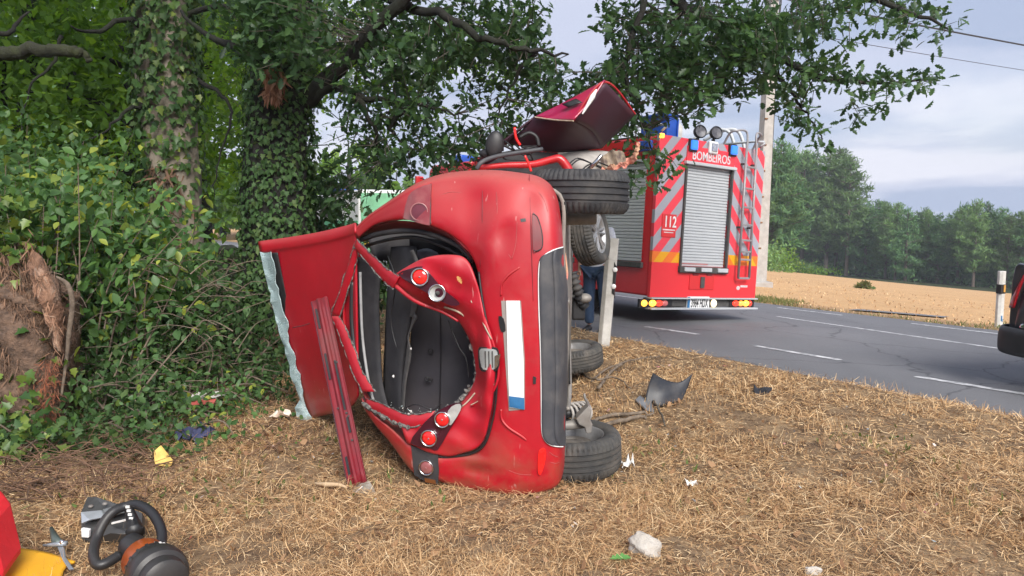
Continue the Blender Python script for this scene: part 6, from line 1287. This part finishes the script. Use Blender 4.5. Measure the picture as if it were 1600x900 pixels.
# far trees along the road seen through the gaps
for px, Y, h, rx, zc, rz, n, lb_ in ((350,75,9,5,4.2,3.6,2600,'pale green far tree beyond the gatepost'),(545,60,8,3.6,3.4,3.2,2600,'pale far tree seen right of the big oak trunk'),(400,66,9,4,4.0,3.6,2400,'pale far tree right of the gatepost'),(300,70,12,6,5,5,2600,'far tree left of the gatepost'),(470,90,9,6,4.5,4,2400,'far tree behind the big oak trunk'),(200,60,14,7,6,6,3000,'far tree deep behind the mossy limb'),(80,55,14,7,6,6,3000,'far tree deep behind the stump'),(620,95,9,5,4,3.6,2200,'far tree behind the fire engine cab')):
    wood_tree(px, Y, h, rx, zc, rz, n, lb_, 'wood', (.5,.9), .25)

# --- undergrowth: shrubs with broad leaves
def shrub(px, py, Y, rx, rz, n, label, mat='shrub', lsz=(.045,.125), nst=12, tm='oval'):
    c = P(px, py, Y); b = Vector((c.x, Y, float(zg(c.x, Y)))); e = root('shrub', b, label, 'shrub', 'shrubs in the undergrowth'); mb = MB(); nodes = []
    for k in range(nst):
        t = c + Vector((random.gauss(0, rx*.6), random.gauss(0, rx*.4), random.gauss(0, rz*.55))); s_ = b + Vector((random.gauss(0, rx*.3), random.gauss(0, .15), 0))
        p = cr([s_, s_.lerp(t, .5) + Vector((random.gauss(0,.12), random.gauss(0,.12), .15)), t], 6); mb.tube(p, [.009,.006,.002], 5); nodes += p[4:]
    mb.build('stems', M['stick'], e)
    nd_ = np.array([tuple(p) for p in nodes]); m1 = n*2//3; i = rng.integers(0, len(nd_), m1)
    off = rv(n, 1)*np.array([rx*.55, rx*.45, rz*.5]); pos = np.vstack([nd_[i] + rv(m1, .09), (np.array(tuple(c)) + off[m1:])])
    pos[:,2] = np.maximum(pos[:,2], .04); td = rv(n, .7); td[:,2] -= .25; td[:,1] -= .25; nv = rv(n, .45); nv[:,2] += .8; nv[:,1] -= .25
    leaves('leaves', pos, td, nv, rng.uniform(*lsz, n), tm, M[mat], e); return e
SH = [(90,330,6.2,.55,.45,1500,'broad-leaved shrub above the torn stump'),(160,380,5.9,.55,.45,1700,'broad-leaved shrub right of the torn stump'),(205,385,6.4,.5,.40,1500,'broad-leaved shrub in front of the pale trunk'),
      (215,450,6.0,.55,.4,1600,'low shrub in front of the pale trunk base'),(150,480,6.4,.5,.4,1300,'shaded shrub beside the torn wood'),(320,470,6.6,.45,.32,1300,'shrub left of the folded roof panel'),(290,520,6.2,.5,.35,1300,'low shrub below the dry stone wall'),
      (350,500,6.8,.5,.45,1300,'shaded shrub behind the folded roof panel edge'),(40,300,5.6,.45,.35,900,'shrub hanging over the stump top'),(110,265,7.6,.7,.45,1500,'taller shrub behind the stump'),(10,240,7.4,.5,.5,800,'twiggy shrub at the left edge'),(240,560,5.7,.45,.25,900,'low leafy shrub at the edge of the straw'),
      (170,560,5.9,.5,.3,1000,'low leafy shrub right of the stump base'),(290,420,7.8,.4,.3,900,'shrub at the foot of the pale trunk')]
for w in shrub_q: shrub(*w, 'light ivy tumbling over the left of the stump', 'ivyl', (.05,.095), 6, 'ivy')
for w in SH: shrub(*w[:5], int(w[5]*(.95 if w[1] < 440 else .6)), w[6], nst=18, mat='shrub' if w[1] < 470 else 'ivy', lsz=(.035,.11) if w[1] < 470 else (.03,.075))  # low shrubs take the darker leaf colour, standing in for shadow near the bottom
shrub(430,560,7.6,.6,.5,1500,'dark shrub behind the roof panel','ivy'); shrub(520,430,8.4,.5,.5,1100,'dark ivy shrub right of the big oak','ivy'); shrub(565,400,9.2,.6,.3,1000,'dark shrub behind the torn tailgate','ivy'); shrub(485,330,8.2,.3,.6,900,'ivy shrub climbing the big oak side','ivy')
shrub(250,690,5.05,.35,.12,420,'small leafy sprig clump by the yellow foam','shrub',(.03,.06),6); shrub(215,620,5.4,.5,.2,700,'low bramble clump right of the stump base','ivy',(.04,.07)); shrub(310,640,5.7,.5,.18,700,'low bramble clump around the litter','shrub',(.03,.06)); shrub(40,700,4.7,.4,.15,260,'sparse ivy clump at the foot of the stump','ivyl',(.05,.08),5,'ivy'); shrub(400,600,6.2,.4,.2,500,'low brambles left of the broken windscreen','ivy',(.035,.06))
# ground cover and dead stems
k = 15000; yy = 4.6 + 7*rng.random(k)**1.2; xx = -0.78*yy*rng.random(k)**.8; nn2, _ = ns(xx, yy); okk = (nn2 < .3 + rng.random(k)*.9) & (xx < -.9 - .1*rng.random(k)); xx, yy = xx[okk], yy[okk]
pos = np.column_stack([xx, yy, zg(xx, yy) + rng.random(len(xx))**2*.22 + .01]); nv = rv(len(xx), .5); nv[:,2] += .8
leaves('ground_ivy', pos, rv(len(xx), 1), nv, rng.uniform(.03,.07,len(xx)), 'ivy', M['ivy'], kind='stuff', label='dark ivy and brambles carpeting the wood floor')
def dead(name, n, x0, x1, y0, y1, Lr, rr, label, mat, up=.4, acc_=None):
    mb = MB()
    for _ in range(n):
        p = H(random.uniform(x0, x1), random.uniform(y0, y1)) if y0 > 600 else P(random.uniform(x0, x1), random.uniform(y0, y1), random.uniform(5.3, 6.6))
        a = random.uniform(0, 6.28); ll = random.uniform(*Lr); d = Vector((math.cos(a), math.sin(a)*.6, random.uniform(-.1, up)))*ll
        mb.tube(cr([p + Vector((0,0,.02)), p + d*.5 + Vector((0,0,random.uniform(0,.08))), p + d], 3), [random.uniform(*rr), .001], 4, cap=False)
    return mb.build(name, M[mat], kind='stuff', label=label, recentre=False)
dead('dry_stems', 620, -20, 240, 640, 790, (.15,.55), (.0025,.005), 'tangle of dry brown stems below the stump', 'fibre'); dead('dry_stems', 260, 60, 480, 610, 720, (.15,.45), (.002,.004), 'dry stems at the edge of the undergrowth', 'fibre', .5)
dead('dead_twigs', 240, 40, 385, 420, 620, (.2,.5), (.003,.006), 'bare dead twigs among the undergrowth', 'stick', .6)
for i, (pts, lb_) in enumerate((([(178,690,5.15),(215,620,5.3),(262,560,5.4),(318,500,5.5)], 'long pale bare stem slanting up right of the stump'), ([(148,640,5.4),(158,600,5.5),(175,550,5.6)], 'short pale bare stem beside the stump base'), ([(160,640,5.4),(178,590,5.5),(200,540,5.6)], 'second pale bare stem leaning beside the stump base'), ([(345,600,6.1),(380,585,6.1),(420,600,6.0),(450,612,5.9)], 'arching bare twig left of the broken windscreen'))):
    MB().tube(cr([P(*q) for q in pts], 6), [.010,.008,.006,.003], 6).build('bare_stem', M['stick'], smooth=True, label=lb_, cat='stem', group='bare stems in the undergrowth')

# ------------------------------------------------------------------ pines across the field
def pine_mesh(seed, h, crown0, wid, n):
    r_ = np.random.default_rng(seed); tb = MB(); tb.tube(cr([(0,0,-.3), (r_.normal(0,.05),0,h*.4), (r_.normal(0,.15),0,h*.75), (r_.normal(0,.15),0,h)], 4), [.20,.15,.09,.02], 8)
    pos = []; nw = int((h-crown0)/.5)
    for i in range(nw):
        z = crown0 + (h-crown0)*(i+.5)/nw; f = (z-crown0)/(h-crown0); R = wid*(1.15*(1-f)**.75*(.45+.55*min(1, f*3.5)) + .10)
        for j in range(r_.integers(4, 8)):
            a = r_.uniform(0, 6.28); ll = R*r_.uniform(.5, 1.15); e_ = np.array([math.cos(a)*ll, math.sin(a)*ll, .30*ll + r_.normal(0,.15)])
            tb.tube([(0,0,z), tuple(np.array([0,0,z]) + e_)], [.045,.012], 4, cap=False)
            m = max(5, int(n*ll/(nw*5.5*wid*.7))); t = r_.uniform(.35, 1.08, m)
            pos.append(np.array([0,0,z]) + t[:,None]*e_ + r_.normal(0, .17, (m,3))*np.array([1,1,.75]))
    return tb, np.vstack(pos)
pv = []
for sd_, h, c0, w, n in ((1,11,1.5,2.5,6000),(2,13,3.0,2.8,6000),(3,9.5,.8,2.2,5600),(4,12,2.0,2.4,6000)):
    tb, pos = pine_mesh(sd_, h, c0, w, n); me = bpy.data.meshes.new('pine_trunk'); me.from_pydata(tb.v, [], tb.f); me.materials.append(M['pbark'])
    td = rv(len(pos), .8); td[:,2] += .7; ob = leaves('crown', pos, td, rv(len(pos), 1), rng.uniform(.32,.62,len(pos)), 'lance', M['pine' if sd_ % 2 else 'pine2']); cm__ = ob.data; bpy.data.objects.remove(ob); pv.append((me, cm__, h))
pl_ = [(1203,.9,12.3,1),(1216,.0,13.2,0),(1232,.5,12.6,3),(1252,-.6,12.4,1),(1270,.3,12.2,2),(1290,-.8,12.4,3),(1305,.2,12.9,1),(1322,-.5,12.2,1),(1338,.6,8.5,0),(1352,.2,8.2,2),(1368,.9,8.6,0),(1383,-.3,8.4,3),(1398,.3,8.6,1),(1414,-.2,8.0,2),(1430,.8,7.8,0),(1447,.2,8.0,3),(1463,-.4,7.6,2),(1480,.7,7.8,0),(1495,.0,8.6,1),(1520,-.7,9.6,3),(1537,.4,9.4,0),(1556,.8,7.6,2),(1572,-.2,8.4,3),(1590,.5,8.8,1),(1612,.0,9.6,0),(1640,.3,9.5,3),(1670,.1,9.2,1),(1245,1.8,11.5,2),(1310,1.9,10.5,0),(1375,2.0,8.6,1),(1440,2.0,8.2,3),(1505,2.0,9.0,2),(1560,2.0,9.0,0)]
ordw = 'first second third fourth fifth sixth seventh eighth ninth tenth eleventh twelfth thirteenth fourteenth fifteenth sixteenth seventeenth eighteenth nineteenth twentieth twenty-first twenty-second twenty-third twenty-fourth twenty-fifth twenty-sixth twenty-seventh'.split()
front = sorted([p for p in pl_ if p[1] < 1.5]); back = sorted([p for p in pl_ if p[1] >= 1.5])
for px, dpth, h, v in pl_:
    by_ = float(np.interp(px, [1200,1560,1700], [421,452,463])); p = H(px, by_); Y_ = p.y + dpth*3 + 2; x_ = P(px, by_, Y_).x; h *= Y_/80*(1 if px < 1330 else .93)
    z_ = float(zg(x_, Y_)); z_ = min(z_, P(px, by_ + 1, Y_).z)
    lb_ = f'pine tree in the far row, {ordw[[q[0] for q in front].index(px)]} counting from the concrete pole' if dpth < 1.5 else f'pine tree set back behind the far row, {ordw[[q[0] for q in back].index(px)]} from the concrete pole'
    e = root('pine_tree', (x_, Y_, z_), lb_, 'tree', 'pines across the field'); s = h/pv[v][2]
    for nm, me in (('trunk', pv[v][0]), ('crown', pv[v][1])):
        o = bpy.data.objects.new(nm, me); COL.objects.link(o); o.parent = e; o.scale = (s*1.1, s*1.1, s); o.rotation_euler = (0, 0, random.uniform(0, 6))
# dark scrub under the pines, bushes by the pole
k = 9000; pxs = rng.uniform(1190, 1680, k); bys = np.interp(pxs, [1200,1560,1700], [421,452,463]); hits = [H(x, y).y for x, y in zip(np.linspace(1190,1680,40), np.interp(np.linspace(1190,1680,40), [1200,1560,1700], [421,452,463]))]
Ys = np.interp(pxs, np.linspace(1190,1680,40), hits) + rng.uniform(1, 12, k); q = pix(pxs, bys - rng.random(k)**1.6*42 + 2, Ys)
leaves('undergrowth', q, rv(k, 1), rv(k, 1), rng.uniform(.35,.8,k), 'quad', M['pine'], kind='stuff', label='dark scrub filling the shade under the pines')
for px, py, w, h, mt, lb_ in ((1204,418,1.5,2.0,'pine2','grey green bush beside the pole foot'),(1224,419,1.3,1.9,'wood','bright bush right of the pole'),(1246,420,1.7,1.1,'shrub','low bush at the field corner'),(1270,422,2.6,.7,'wood','long low bright green bush at the field edge'),(1350,445,.22,.16,'gleaf','small lone weed clump in the field')):
    b = H(px, py + 6); nf = 700; pos = rv(nf, 1)*np.array([w*.5, w*.35, h*.4]) + np.array([b.x, b.y, b.z + h*.45]); e = root('bush', b, lb_, 'bush', 'bushes at the field edge')
    leaves('leaves', pos, rv(nf, 1), rv(nf, .8) + np.array([0,0,.6]), rng.uniform(.15,.32,nf), 'quad', M[mt], e)
    MB().tube([b - Vector((0,0,.1)), b + Vector((0,0,h*.5))], [.05,.02], 6).build('stem', M['twig'], e)

# ------------------------------------------------------------------ damp summer air: far things pale a little
hz_ = MB().box((30, 60, 0), (420, 420, 2)); hb_ = MB()
hb_.v = [(-170,-60,-9),(-170,-60,19),(-170,240,-9),(-170,240,19),(200,-60,-9),(200,-60,19),(200,240,-9),(200,240,19)]; hb_.f = [(0,1,3,2),(4,6,7,5),(0,4,5,1),(2,3,7,6),(0,2,6,4),(1,5,7,3)]; hb_.m = [0]*6
hm = bpy.data.materials.new('haze'); hm.use_nodes = True; t = hm.node_tree; t.nodes.clear(); vo = t.nodes.new('ShaderNodeVolumePrincipled'); ou = t.nodes.new('ShaderNodeOutputMaterial')
vo.inputs['Color'].default_value = (.86, .92, 1, 1); vo.inputs['Density'].default_value = .0008; vo.inputs['Anisotropy'].default_value = .1; t.links.new(vo.outputs[0], ou.inputs['Volume'])
hb_.build('haze', hm, kind='stuff', label='thin pale summer haze over the field', recentre=False)
